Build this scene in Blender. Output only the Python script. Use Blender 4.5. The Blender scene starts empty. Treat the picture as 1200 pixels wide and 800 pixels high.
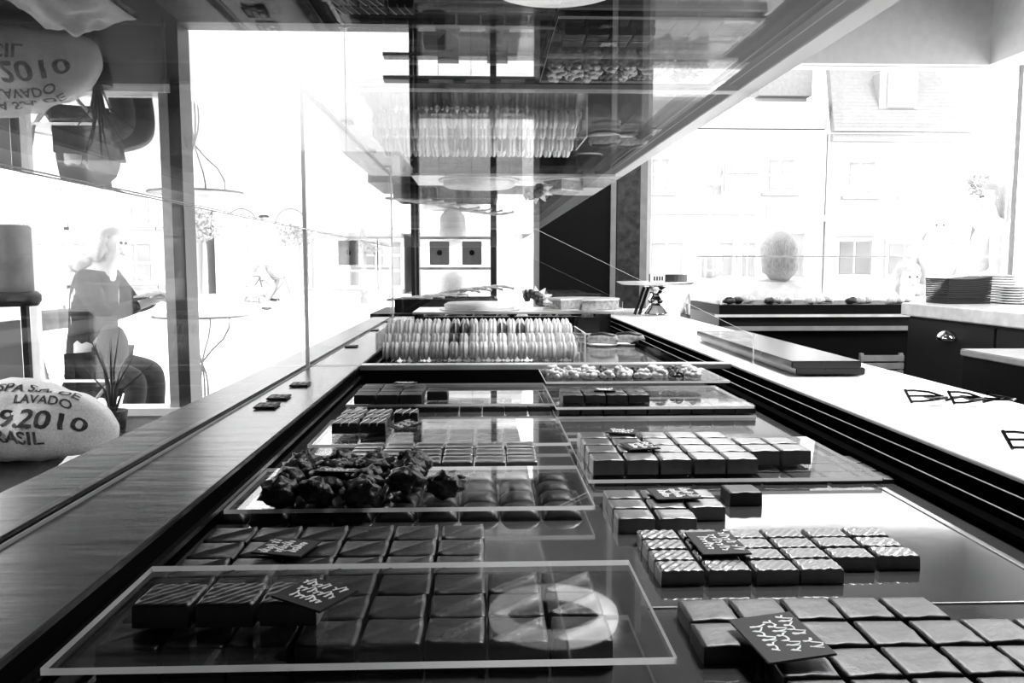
import bpy, bmesh, math, random
from mathutils import Vector, Matrix, noise
random.seed(7)
R = math.radians
S = bpy.context.scene
C = S.collection
# ------------------------------------------------------------------ camera, sky, exposure
CAMZ = 1.10
cd = bpy.data.cameras.new('camera'); cam = bpy.data.objects.new('camera', cd); C.objects.link(cam)
cam.location = (0, 0, CAMZ); cam.rotation_euler = (R(90 - 5.35), 0, R(-2.11))
cd.lens = 28.5; cd.sensor_width = 36; cd.clip_start = 0.01; cd.clip_end = 300
S.camera = cam
W = bpy.data.worlds.new('overcast_sky'); S.world = W; W.use_nodes = True
wn = W.node_tree.nodes; wl = W.node_tree.links
bg = wn['Background']; bg.inputs['Strength'].default_value = 1.0
tcw = wn.new('ShaderNodeTexCoord'); sxyz = wn.new('ShaderNodeSeparateXYZ'); mrw = wn.new('ShaderNodeMapRange')
wl.new(tcw.outputs['Generated'], sxyz.inputs[0]); wl.new(sxyz.outputs['Z'], mrw.inputs['Value'])
mrw.inputs['From Min'].default_value = 0; mrw.inputs['From Max'].default_value = 1
mrw.inputs['To Min'].default_value = 1.7; mrw.inputs['To Max'].default_value = 2.3
wl.new(mrw.outputs[0], bg.inputs['Strength']); bg.inputs['Color'].default_value = (1, 1, 1, 1)
S.view_settings.view_transform = 'Standard'; S.view_settings.look = 'None'
S.view_settings.gamma = 1; S.view_settings.use_curve_mapping = False
S.view_settings.exposure = 1.3
S.cycles.transparent_max_bounces = 32; S.cycles.max_bounces = 10; S.cycles.sample_clamp_indirect = 6
sd = bpy.data.lights.new('sun', 'SUN'); sd.energy = 1.0; sd.angle = R(12)
sun = bpy.data.objects.new('sun', sd); C.objects.link(sun); sun.rotation_euler = (R(38), R(24), 0)

LAMPS = ((.75, 1.25), (.75, 2.1), (1.9, 2.4))
for lx, ly in LAMPS:
    ad = bpy.data.lights.new('ceiling_light', 'AREA'); ad.energy = 11.5; ad.size = .35
    ao = bpy.data.objects.new('ceiling_light_source', ad); C.objects.link(ao); ao.location = (lx, ly, 2.42)
# ------------------------------------------------------------------ helpers
Mc = cam.rotation_euler.to_matrix()
FPX = 950.0
def ray(px, py): return Mc @ Vector(((px - 600) / FPX, -(py - 400) / FPX, -1.0))
def P(px, py, h):                       # point on the level plane h below the camera height
    d = ray(px, py); t = -h / d.z; return Vector((d.x * t, d.y * t, CAMZ - h))
def Q(px, py, Y):                       # point on the upright plane at distance Y
    d = ray(px, py); t = Y / d.y; return Vector((d.x * t, Y, CAMZ + d.z * t))

def mat(name, col, rough=.5, metal=0, spec=.5, nscale=20, namt=.15, bump=0, bscale=60, coat=0, stretch=None):
    m = bpy.data.materials.new(name); m.use_nodes = True; n = m.node_tree.nodes; l = m.node_tree.links
    b = n['Principled BSDF']; b.inputs['Roughness'].default_value = rough; b.inputs['Metallic'].default_value = metal
    b.inputs['Specular IOR Level'].default_value = spec; b.inputs['Coat Weight'].default_value = coat; b.inputs['Coat Roughness'].default_value = .22
    tc = n.new('ShaderNodeTexCoord'); src = tc.outputs['Object']
    if stretch:
        mp = n.new('ShaderNodeMapping'); mp.inputs['Scale'].default_value = stretch
        l.new(src, mp.inputs[0]); src = mp.outputs[0]
    nz = n.new('ShaderNodeTexNoise'); nz.inputs['Scale'].default_value = nscale; nz.inputs['Detail'].default_value = 5
    l.new(src, nz.inputs['Vector'])
    mr = n.new('ShaderNodeMapRange'); l.new(nz.outputs['Fac'], mr.inputs['Value'])
    mr.inputs['From Min'].default_value = .3; mr.inputs['From Max'].default_value = .7
    mr.inputs['To Min'].default_value = col * (1 - namt); mr.inputs['To Max'].default_value = col * (1 + namt)
    l.new(mr.outputs[0], b.inputs['Base Color'])
    if bump:
        n2 = n.new('ShaderNodeTexNoise'); n2.inputs['Scale'].default_value = bscale; n2.inputs['Detail'].default_value = 4
        l.new(src, n2.inputs['Vector'])
        bp = n.new('ShaderNodeBump'); bp.inputs['Strength'].default_value = bump; bp.inputs['Distance'].default_value = .004
        l.new(n2.outputs['Fac'], bp.inputs['Height']); l.new(bp.outputs[0], b.inputs['Normal'])
    return m
def glass_mat(name, f0=.04, tint=.97, rough=0.0, gain=1.0):
    m = bpy.data.materials.new(name); m.use_nodes = True; n = m.node_tree.nodes; l = m.node_tree.links
    n.remove(n['Principled BSDF']); out = n['Material Output']
    g = n.new('ShaderNodeNewGeometry'); dt = n.new('ShaderNodeVectorMath'); dt.operation = 'DOT_PRODUCT'
    l.new(g.outputs['Incoming'], dt.inputs[0]); l.new(g.outputs['Normal'], dt.inputs[1])
    def mt(op, a, b=None):
        k = n.new('ShaderNodeMath'); k.operation = op
        for i, v in enumerate((a, b)):
            if v is None: continue
            if isinstance(v, (int, float)): k.inputs[i].default_value = v
            else: l.new(v, k.inputs[i])
        return k.outputs[0]
    c = mt('ABSOLUTE', dt.outputs['Value']); p = mt('POWER', mt('SUBTRACT', 1.0, c), 5.0)
    f = mt('MINIMUM', mt('MULTIPLY', mt('ADD', mt('MULTIPLY', p, 1 - f0), f0), gain), 1.0)
    tr = n.new('ShaderNodeBsdfTransparent'); gl = n.new('ShaderNodeBsdfGlossy')
    tr.inputs[0].default_value = (tint, tint, tint, 1); gl.inputs['Roughness'].default_value = rough
    mx = n.new('ShaderNodeMixShader'); l.new(f, mx.inputs[0]); l.new(tr.outputs[0], mx.inputs[1]); l.new(gl.outputs[0], mx.inputs[2])
    l.new(mx.outputs[0], out.inputs['Surface']); return m
def edge_mat(name, col=.95):
    m = bpy.data.materials.new(name); m.use_nodes = True; n = m.node_tree.nodes; l = m.node_tree.links
    n.remove(n['Principled BSDF']); out = n['Material Output']
    t = n.new('ShaderNodeBsdfTranslucent'); d = n.new('ShaderNodeBsdfDiffuse')
    nz = n.new('ShaderNodeTexNoise'); nz.inputs['Scale'].default_value = 40
    mr = n.new('ShaderNodeMapRange'); l.new(nz.outputs['Fac'], mr.inputs['Value'])
    mr.inputs['To Min'].default_value = col - .05; mr.inputs['To Max'].default_value = min(1, col + .05)
    l.new(mr.outputs[0], t.inputs[0]); l.new(mr.outputs[0], d.inputs[0])
    mx = n.new('ShaderNodeMixShader'); mx.inputs[0].default_value = .6
    l.new(t.outputs[0], mx.inputs[1]); l.new(d.outputs[0], mx.inputs[2]); l.new(mx.outputs[0], out.inputs['Surface']); return m
def emit_mat(name, s):
    m = bpy.data.materials.new(name); m.use_nodes = True; n = m.node_tree.nodes
    b = n['Principled BSDF']; b.inputs['Emission Color'].default_value = (1, 1, 1, 1); b.inputs['Emission Strength'].default_value = s
    return m
M = dict(
    black=mat('black_lacquer', .003, .5, 0, .15), tongsteel=mat('dark_tong_steel', .10, .22, 1), railblack=mat('rail_black', .004, .8, 0, 0), roundhair=mat('streaked_hair', .33, .8, nscale=30, namt=.4, stretch=(8, 8, 1)), blackmatt=mat('matt_black', .008, .7), steel=mat('brushed_steel', .45, .25, 1, nscale=80, stretch=(1, 30, 1)),
    darksteel=mat('dark_steel_base', .28, .07, .75, .8, nscale=6, namt=.3, bump=.015, bscale=30),
    lightmetal=mat('pale_metal', .75, .35, .6), wood=mat('dark_ledge_wood', .024, .27, 0, .5, nscale=5, namt=.5, bump=.22, bscale=9, stretch=(1, 5, 1)),
    counter=mat('pale_worktop', .9, .28, 0, .6, nscale=4, namt=.05, bump=.05, bscale=8, stretch=(8, 1, 1)),
    choc=mat('dark_chocolate', .009, .42, 0, .8, nscale=90, namt=.3, bump=.10, bscale=260),
    milk=mat('milk_chocolate', .07, .36, 0, 1.0, nscale=90, namt=.25, bump=.08, bscale=200, coat=.8),
    drizzle=mat('pale_icing', .75, .5), nut=mat('white_nut_cluster', .62, .5, nscale=150, namt=.4, bump=.4, bscale=200),
    rough=mat('rough_truffle', .03, .36, nscale=150, namt=.5, bump=.5, bscale=200),
    glass=glass_mat('clear_glass'), acrylic=glass_mat('clear_acrylic', .035, .97, .015), edge=edge_mat('polished_glass_edge'),
    card=mat('black_card', .022, .6, 0, .2), chalk=mat('white_chalk_ink', .95, .8), slate=mat('slate_board', .012, .16, 0, .5, nscale=30, namt=.3),
    ceiling=mat('dark_ceiling', .06, .6, nscale=3), floor=mat('shop_floor', .08, .3, nscale=4), walldark=mat('dark_wall', .03, .5),
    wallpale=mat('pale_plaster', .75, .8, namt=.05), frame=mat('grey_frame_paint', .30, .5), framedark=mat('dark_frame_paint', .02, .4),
    facade=mat('pale_facade', .52, .9, namt=.04, nscale=3), fwin=mat('far_window_glass', .27, .8, 0, .1, nscale=1), roof=mat('pale_roof_tile', .22, .8, nscale=8, namt=.1),
    street=mat('pale_paving', .75, .9, nscale=2, namt=.06), greypanel=mat('grey_panel', .24, .6), leaf=mat('far_foliage', .32, .8, nscale=5),
    burlap=mat('burlap', .55, .9, nscale=120, namt=.15, bump=.5, bscale=150), ink=mat('black_print', .01, .8), cloth=mat('white_cloth', .8, .9, bump=.1),
    skin=mat('skin', .5, .5), coat=mat('grey_coat', .015, .9, nscale=120, namt=.5), jeans=mat('dark_trousers', .01, .85, bump=.3), hair=mat('pale_hair', .45, .7, nscale=50, namt=.3, stretch=(6, 6, 1)),
    darkhair=mat('grey_hair', .22, .7, nscale=50, namt=.3, stretch=(6, 6, 1)), whitecoat=mat('white_coat', .75, .9), shoe=mat('shoe_leather', .02, .4), scarf=mat('grey_scarf', .3, .9),
    macw=mat('pale_macaron', .8, .6, bump=.1), macd=mat('dark_macaron', .03, .5, bump=.1), cream=mat('macaron_filling', .6, .5),
    porcelain=mat('white_porcelain', .85, .15), cabinet=mat('dark_cabinet', .010, .4, 0, .4, nscale=3), chrome=mat('chrome', .6, .08, 1), cake=mat('cake_crumb', .35, .8, nscale=90, namt=.4),
    concrete=mat('speckled_column', .03, .5, nscale=35, namt=.9, bump=.3), plant=mat('dark_leaf', .015, .5), paper=mat('newsprint', .6, .8, nscale=60, namt=.3), mesh_grey=mat('grey_fabric', .30, .9), frost=edge_mat('frosted_transom', .42), lamp=emit_mat('lamp_glow', .8), lampring=emit_mat('ring_glow', .75), glasstop=glass_mat('tinted_glass_top', .05, .68), sideglass=glass_mat('front_screen_glass', .03, .98, 0, .4),
)
def mesh_of(bm, name, mats, smooth=True):
    me = bpy.data.meshes.new(name); bm.to_mesh(me); bm.free()
    for m in (mats if isinstance(mats, (list, tuple)) else [mats]): me.materials.append(M[m])
    if smooth: me.shade_smooth()
    return me
def link(name, data, parent=None, loc=None, rot=None):
    o = bpy.data.objects.new(name, data); C.objects.link(o)
    if parent: o.parent = parent
    if loc is not None: o.location = loc
    if rot is not None: o.rotation_euler = rot
    return o
def obj(name, bm, m, parent=None, smooth=False, loc=None, rot=None): return link(name, mesh_of(bm, name, m, smooth), parent, loc, rot)
def tag(o, label=None, cat=None, group=None, kind=None):
    if label: o['label'] = label
    if cat: o['category'] = cat
    if group: o['group'] = group
    if kind: o['kind'] = kind
    return o
def thing(name, label, cat, loc=(0, 0, 0), rz=0, group=None): return tag(link(name, None, None, loc, (0, 0, rz)), label, cat, group)
def B(): return bmesh.new()
def box(bm, x0, x1, y0, y1, z0, z1, bev=0, mi=0):
    vs = [bm.verts.new((x, y, z)) for z in (z0, z1) for y in (y0, y1) for x in (x0, x1)]
    fs = [bm.faces.new([vs[i] for i in q]) for q in ((0, 2, 3, 1), (4, 5, 7, 6), (0, 1, 5, 4), (2, 6, 7, 3), (0, 4, 6, 2), (1, 3, 7, 5))]
    for f in fs: f.material_index = mi
    if bev: bmesh.ops.bevel(bm, geom=list({e for f in fs for e in f.edges}), offset=bev, segments=2, affect='EDGES')
    return bm
def bx(*a, **k): return box(B(), *a, **k)
def tube(bm, pts, r, n=8, caps=True):
    pts = [Vector(p) for p in pts]; rings = []
    for i, p in enumerate(pts):
        t = (pts[min(i + 1, len(pts) - 1)] - pts[max(i - 1, 0)]).normalized()
        a = t.cross(Vector((0, 0, 1)));
        if a.length < .1: a = t.cross(Vector((1, 0, 0)))
        a.normalize(); b = t.cross(a); rr = r[i] if isinstance(r, (list, tuple)) else r
        rings.append([bm.verts.new(p + a * rr * math.cos(k * 2 * math.pi / n) + b * rr * math.sin(k * 2 * math.pi / n)) for k in range(n)])
    for u, v in zip(rings, rings[1:]):
        for k in range(n): bm.faces.new((u[k], u[(k + 1) % n], v[(k + 1) % n], v[k]))
    if caps: bm.faces.new(rings[0][::-1]); bm.faces.new(rings[-1])
    return bm
def lathe(bm, prof, n=24, c=(0, 0, 0), mi=0):
    rings = []
    for r, z in prof:
        rings.append([bm.verts.new((c[0] + r * math.cos(k * 2 * math.pi / n), c[1] + r * math.sin(k * 2 * math.pi / n), c[2] + z)) for k in range(n)] if r > 1e-6 else [bm.verts.new((c[0], c[1], c[2] + z))])
    for u, v in zip(rings, rings[1:]):
        for k in range(n):
            if len(u) == 1: f = bm.faces.new((u[0], v[k], v[(k + 1) % n]))
            elif len(v) == 1: f = bm.faces.new((u[k], v[0], u[(k + 1) % n]))
            else: f = bm.faces.new((u[k], v[k], v[(k + 1) % n], u[(k + 1) % n]))
            f.material_index = mi
    bmesh.ops.recalc_face_normals(bm, faces=bm.faces)
    return bm
def prism(bm, poly, axis, a, b, mi=0):            # poly of 2D points extruded along an axis from a to b
    def v(p, w): return {'y': (p[0], w, p[1]), 'x': (w, p[0], p[1]), 'z': (p[0], p[1], w)}[axis]
    u = [bm.verts.new(v(p, a)) for p in poly]; w = [bm.verts.new(v(p, b)) for p in poly]; n = len(poly)
    fs = [bm.faces.new(u[::-1]), bm.faces.new(w)] + [bm.faces.new((u[i], u[(i + 1) % n], w[(i + 1) % n], w[i])) for i in range(n)]
    bmesh.ops.recalc_face_normals(bm, faces=fs); return bm
def pane(name, parent, x0, x1, y0, y1, z0, z1, m='glass', edge='edge'):     # glass slab whose narrow faces are the cut edge
    bm = bx(x0, x1, y0, y1, z0, z1); d = (x1 - x0, y1 - y0, z1 - z0); k = d.index(min(d))
    for f in bm.faces:
        f.normal_update()
        if abs(f.normal[k]) < .5: f.material_index = 1
    return obj(name, bm, [m, edge], parent)
def lump(bm, c, r, seed=0, amt=.25, sub=2, sz=(1, 1, 1), f=3.0, mi=0):
    d = bmesh.ops.create_icosphere(bm, subdivisions=sub, radius=1)
    for v in d['verts']:
        k = 1 + amt * noise.noise(v.co * f + Vector((seed * 7.3, seed, 0)))
        v.co = Vector((v.co.x * sz[0], v.co.y * sz[1], v.co.z * sz[2])) * r * k + Vector(c)
    if mi:
        for v in d['verts']:
            for fc in v.link_faces: fc.material_index = mi
    return bm
ORD = ['leftmost', 'second', 'third', 'fourth', 'fifth', 'sixth', 'seventh', 'eighth', 'ninth', 'tenth', 'eleventh', 'twelfth'] + ['%dth' % i for i in range(13, 40)]
RW = ['front', 'second', 'third', 'fourth', 'fifth', 'sixth', 'seventh']
def nth(i): return 'leftmost' if i == 0 else ORD[i] + ' from left'

# ------------------------------------------------------------------ the room
def struct(name, bm, m, parent=None, smooth=False):
    o = obj(name, bm, m, parent, smooth)
    if not parent: o['kind'] = 'structure'
    return o
FY = 4.2                                         # shop front plane
XL, XR, YB, ZC = -2.45, 3.4, -2.2, 2.55
struct('floor', bx(XL, XR, YB, FY + .1, -.08, 0), 'floor')
struct('ceiling', bx(XL, XR, YB, FY + .1, ZC, ZC + .1), 'ceiling')
struct('wall_back', bx(XL - .1, XR + .1, YB - .1, YB, 0, ZC), 'walldark')
struct('wall_left', bx(XL - .1, XL, YB, 2.5, 0, ZC), 'walldark')
struct('wall_right', bx(XR, XR + .1, YB, 1.6, 0, ZC), 'walldark')
struct('wall_right_sill', bx(XR, XR + .1, 1.6, FY, 0, .8), 'wallpale')
struct('wall_right_head', bx(XR, XR + .1, 1.6, FY, 2.15, ZC), 'wallpale')
struct('wall_left_sill', bx(XL - .1, XL, 2.5, FY, 0, .3), 'walldark')
struct('wall_left_head', bx(XL - .1, XL, 2.5, FY, 2.3, ZC), 'walldark')
struct('wall_front_head', bx(.82, XR, FY, FY + .14, 2.13, ZC), 'wallpale')
struct('wall_front_lintel', bx(XL, .82, FY, FY + .14, 2.30, ZC), 'framedark')
struct('wall_front_sill', bx(XL, -1.55, FY, FY + .14, 0, .33), 'framedark')
struct('wall_front_low', bx(.0, XR, FY, FY + .14, 0, .7), 'wallpale')
# ceiling boards, seen only in the mirror of the glass top
for i in range(24):
    y = YB + .2 + i * .26
    o = obj('ceiling_board', bx(XL + .02, .8, y, y + .22, ZC - .02, ZC - .001), 'ceiling', bpy.data.objects['ceiling'])
# windows
def post(name, x0p, x1p, z0, z1, m, par, d=.1, Y=FY):
    a, b = Q(x0p, 311, Y).x, Q(x1p, 311, Y).x
    return obj(name, bx(a, b, Y, Y + d, z0, z1), m, par)
w1 = tag(link('window_1', None, None, (0, 0, 0)), kind='structure')
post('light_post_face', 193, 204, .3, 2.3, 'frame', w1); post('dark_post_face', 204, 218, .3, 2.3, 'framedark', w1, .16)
obj('window_board', bx(XL, -1.55, FY - .03, FY + .12, .33, .37), 'wallpale', w1)
post('frame_post', 29, 33, .3, 2.3, 'wallpale', w1)
obj('unseen_light_block', bx(XL + .02, Q(204, 311, FY).x, FY - .05, FY - .02, 1.62, 2.3), 'walldark', w1)  # added dark panel, not seen directly, blocks bright sky behind the glass top
pane('glass_pane', w1, XL + .06, Q(193, 311, FY).x, FY + .05, FY + .06, .37, 2.3)
w2 = tag(link('window_2', None, None, (0, 0, 0)), kind='structure')
post('frame_post', 482, 486, .0, 2.3, 'framedark', w2); post('frame_post', 487.5, 491, .0, 2.3, 'framedark', w2)
post('frame_post', 575, 582, .0, 2.3, 'framedark', w2)
a, b = Q(452, 311, FY).x, Q(655, 311, FY).x
for (y0, y1, m) in ((62, 66, 'framedark'), (89, 94, 'framedark'), (94, 136, 'greypanel'), (36, 62, 'greypanel')):
    aa = Q(490, 311, FY).x if m == 'greypanel' else a
    obj('transom_rail' if m == 'framedark' else 'transom_panel', bx(aa, b, FY - .0 if m != 'greypanel' else FY + .02, FY + .08, Q(550, y1, FY).z, Q(550, y0, FY).z), 'frost' if m == 'greypanel' else m, w2)
obj('cross_rail', bx(Q(491, 311, FY).x, Q(575, 311, FY).x, FY, FY + .05, Q(550, 316, FY).z, Q(550, 313, FY).z), 'wallpale', w2)
w3 = tag(link('window_3', None, None, (0, 0, 0)), kind='structure')
post('frame_post', 1184, 1187, .7, 2.13, 'greypanel', w3, .02); post('frame_post', 757, 762, .7, 2.13, 'wallpale', w3)
obj('window_board', bx(.85, XR, FY - .05, FY + .14, .70, .73), 'wallpale', w3)
pane('glass_pane', w3, .87, Q(1183, 311, FY).x, FY + .05, FY + .06, .73, 2.13)
# column with speckled face
col = tag(link('column', None, None, (0, 0, 0)), kind='structure')
xa, xb, xc, xd = (Q(p, 311, FY - .35).x for p in (632, 722, 749, 757))
obj('dark_glass_face', bx(xa, xb, FY - .35, FY + .1, 0, ZC), 'black', col)
obj('speckled_face', bx(xb, xc, FY - .36, FY + .1, 0, ZC), 'concrete', col)
obj('pale_corner_strip', bx(xc, xd, FY - .36, FY + .1, 0, ZC), 'frame', col)
obj('dark_trim', bx(xb - .03, xb - .005, FY - .365, FY - .351, 0, ZC), 'frame', col)
# bulkhead dropping towards the camera at the right
struct('trim_1', bx(2.62, XR, 2.6, FY, 2.13, 2.5), 'wallpale')

# house-shaped spotlights on the transom, and plain tags under it
def spot(px, py, lab, w=.052, up=True):
    c = Q(px, py, FY - .06)
    t = thing('spot_lamp', lab, 'lamp', c, 0, 'spot lamps on the transom')
    bm = prism(B(), [(-w, -.07), (w, -.07), (w, .03), (0, .075), (-w, .03)], 'y', 0, .06); obj('housing', bm, 'framedark', t)
    obj('lens', lathe(B(), [(0, 0), (.02, 0), (.022, -.006), (0, -.006)], 14), 'black', t, True, (0, -.001, -.01), (R(90), 0, 0))
    obj('mounting_plate', bx(-.06, .06, .0, .06, .078, .095), 'porcelain', t)
for i, x in enumerate((517, 560, 601)): spot(x, 116, 'grey house-shaped spot lamp, %s in the lower row of three' % ('leftmost', 'middle', 'rightmost')[i])
for i, x in enumerate((525, 583)): spot(x, 54, 'grey house-shaped spot lamp, %s of two above the white transom' % ('left', 'right')[i])
for i, x in enumerate((408, 515, 553)):
    c = Q(x, 296, FY - .04); t = thing('hanging_sign', 'small grey square sign with a dark dot, %s of three hanging in the front window' % ('leftmost', 'middle', 'rightmost')[i], 'sign', c, 0, 'square signs in the front window')
    obj('plate', bx(-.05, .05, 0, .012, -.062, .062, bev=.003), 'greypanel', t)
    obj('dot', lathe(B(), [(0, 0), (.014, 0), (.014, -.004), (0, -.004)], 12), 'black', t, False, (0, -.002, 0), (R(90), 0, 0))
    obj('wire', tube(B(), [(0, .006, .06), (0, .006, 2.3 - c.z)], .0012, 5), 'black', t)
for i, (lx, ly) in enumerate(LAMPS):
    t = thing('ceiling_light', 'square ceiling light panel above the %s' % ('near worktop', 'far worktop', 'drawer cabinet')[i], 'lamp', (lx, ly, 2.43), 0, 'ceiling light panels')
    obj('housing', bx(-.2, .2, -.2, .2, .02, .12), 'black', t); obj('diffuser', bx(-.175, .175, -.175, .175, 0, .02), 'lamp', t)
# ring lamp
cl = Q(652, -16, 3.55); t = thing('ring_lamp', 'large glowing white ring lamp hanging from the ceiling above the case', 'lamp', cl)
bm = lathe(B(), [(.215, 0), (.29, 0), (.295, .02), (.29, .05), (.215, .05), (.21, .02), (.215, 0)], 64); obj('glowing_ring', bm, 'lampring', t, True)
for k in range(3):
    a = k * 2.094 + .5; obj('suspension_wire', tube(B(), [(.25 * math.cos(a), .25 * math.sin(a), .05), (.02 * math.cos(a), .02 * math.sin(a), ZC - cl.z)], .0015, 5), 'steel', t)

# ------------------------------------------------------------------ display case
HL, HB = .175, .208                              # ledge and well bottom below the camera
ZL, ZB = CAMZ - HL, CAMZ - HB
XI, XG, XO = -.215, -.303, -.375                 # inner edge, glass groove, outer edge of the ledge
XCI, XCO = .444, .684                            # worktop inner and outer edge
YN, YD, YE = -.30, 1.42, 2.78
case = thing('display_case', 'long chocolate display case with dark wooden ledge and glass sides', 'display case', (0, 0, 0))
def cp(name, bm, m, **k): return obj(name, bm, m, case, **k)
cp('inner_ledge', bx(XG + .004, XI, YN, YE, ZL - .005, ZL, bev=.001), 'wood')
cp('inner_ledge_core', bx(XG + .004, XI - .001, YN, YE, ZL - .03, ZL - .005), 'railblack')
cp('outer_ledge', bx(XO, XG - .008, YN, YE, ZL - .03, ZL, bev=.002), 'wood')
cp('glass_channel', bx(XG - .008, XG + .004, YN, YE, ZL - .03, ZL - .006), 'black')
cp('channel_lip', bx(XG + .0025, XG + .004, YN, YE, ZL - .006, ZL + .002), 'frame')
cp('front_panel', bx(XO + .005, XO + .03, YN, YE, 0.1, ZL - .03), 'walldark')
cp('left_well_wall', bx(XI - .012, XI + .0, YN, YE, ZB - .01, ZL - .03), 'railblack')
cp('left_rail', bx(XI, XI + .005, YN, YE, ZB + .012, ZB + .016), 'steel')
cp('well_bottom', bx(XI - .01, .41, YN, YE, ZB - .012, ZB), 'darksteel')
cp('right_well_wall', bx(.395, .41, YN, YE, ZB, ZL - .028), 'railblack')
cp('rail_shelf', bx(.395, XCI, YN, YE, ZL - .034, ZL - .024), 'railblack')
cp('sliding_rail', bx(.409, .412, YN, YE, ZL - .024, ZL - .017), 'railblack')
cp('rail_highlight', bx(.4095, .411, YN, YE, ZL - .017, ZL - .0165), 'frame')  # thin pale strip, a highlight put into the colour along the black rail
cp('sliding_rail', bx(.426, .429, YN, YE, ZL - .024, ZL - .009), 'railblack')
cp('rail_highlight', bx(.4265, .428, YN, YE, ZL - .009, ZL - .0085), 'frame')  # same painted highlight line on the outer rail
cp('end_board', bx(XG, XCI, YE, YE + .03, ZB, ZL), 'black')
cp('back_panel', bx(.62, .64, YN, 3.3, .1, ZL - .03), 'black')
cp('base_plinth', bx(XO + .04, .62, YN, YE, .0, .1), 'black')
cp('crossbar', bx(XI, XCI, YD + .0, YD + .028, ZL - .008, ZL + .001, bev=.001), 'lightmetal')
cp('crossbar_body', bx(XI, .41, YD + .002, YD + .03, ZB, ZL - .008), 'black')
a = P(1100, 708, HB); b = P(1195, 690, HB)
cp('bottom_joint', bx(.1, .395, a.y, a.y + .0015, ZB, ZB + .0008), 'steel')
cp('bottom_joint', bx(.372, .3735, a.y, .78, ZB, ZB + .0008), 'steel')
ZT = CAMZ + .063                                # underside of the glass top
pane('front_glass', case, XG - .005, XG + .001, YN, YD - .002, ZL - .006, ZT - .001, 'sideglass')
pane('front_glass', case, XG - .005, XG + .001, YD + .002, YE, ZL - .006, ZT - .001, 'sideglass')
pane('glass_top', case, XG - .005, .100, YN, YD, ZT, ZT + .012, 'glasstop')
pane('glass_top', case, XG - .005, .100, YD + .003, YE, ZT, ZT + .012, 'glasstop')
bm = prism(B(), [(XG + .001, ZL + .001), (.483, ZL + .001), (.483, ZL + .051), (.096, ZT - .001), (XG + .001, ZT - .001)], 'y', YD - .003, YD + .003)
for f in bm.faces:
    f.normal_update()
    if abs(f.normal.y) < .5: f.material_index = 1
cp('divider_glass', bm, ['glass', 'edge'])
bm = prism(B(), [(XG + .001, ZL + .001), (.483, ZL + .001), (.483, ZL + .051), (.096, ZT - .001), (XG + .001, ZT - .001)], 'y', YE - .01, YE - .004)
for f in bm.faces:
    f.normal_update()
    if abs(f.normal.y) < .5: f.material_index = 1
cp('end_glass', bm, ['glass', 'edge'])
# worktop and things on it
wt = thing('worktop', 'long pale worktop running along the open side of the display case', 'worktop', (XCI, 0, 0))
obj('top_sheet', bx(0, XCO - XCI, YN, 3.3, ZL - .004, ZL, bev=.0008), 'counter', wt)
obj('edge_core', bx(.002, XCO - XCI - .002, YN + .002, 3.298, ZL - .03, ZL - .004), 'railblack', wt)
def cutting_board(i, px0, py0, h0, dz):
    h = HL - dz - .0125; A = P(px0, py0, h)
    o = obj('cutting_board', bx(0, .112, 0, .60, -.0115, 0, bev=.0015), 'slate', None, False, A, (0, 0, R(-.8)))
    tag(o, ('lower' if i == 0 else 'upper') + ' of two long dark slate boards stacked on the pale worktop', 'board', 'slate boards on the worktop')
cutting_board(0, 933, 431, 0, 0); cutting_board(1, 927.7, 423, 0, .0125)
# serving tongs
def tongs(px, py, ang, lab, L=.13, n=3):
    A = P(px, py, HL - .002); t = thing('serving_tongs', lab, 'tongs', A, ang)
    for side, (off, sc, lift, nm) in enumerate(((0, 1.0, 0, 'fork_arm'), (.048, .85, 0, 'fork_arm'))):
        bm = B(); w = .011 * sc; y0 = -.012 * side
        for k in range(n):
            yy = y0 + (k - (n - 1) / 2) * w * .8; zk = .0045 + k * .0055
            tube(bm, [(off, yy, zk), (off + .012, yy, zk), (off + .030 * sc, yy * .9 + y0 * .1, zk * .7 + .003), (off + .05 * sc, y0, .0075)], .0015, 6)
        tube(bm, [(off, y0 - w * .8, .003), (off, y0 + w * .8, .0165)], .0018, 6)
        prism(bm, [(off + .026 * sc, y0 - w * 1.1), (off + .036 * sc, y0 - w * .8), (off + .05 * sc, y0 - .002), (off + .05 * sc, y0 + .002), (off + .036 * sc, y0 + w * .8), (off + .026 * sc, y0 + w * 1.1)], 'z', .006, .0095)
        obj(nm, bm, 'tongsteel', t)
        tube_b = tube(B(), [(off + .048 * sc, y0, .004), (off + .07, y0 * .8 + .002, .009), (L - .03, -.006 + side * .004, .007 + .006 * side), (L, -.006, .006)], .0018, 6)
        obj('handle', tube_b, 'tongsteel', t)
    obj('hinge_loop', tube(B(), [(L - .03, -.009, .006), (L - .004, -.012, .006), (L + .004, -.006, .006), (L - .004, .0, .006), (L - .03, -.003, .006)], .0014, 6), 'tongsteel', t)
tongs(1064, 473, R(0), 'chrome fork-headed serving tongs lying beyond the board on the pale worktop')
tongs(1180, 527, R(-3), 'chrome serving tongs entering at the right edge, nearest on the worktop')
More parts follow.
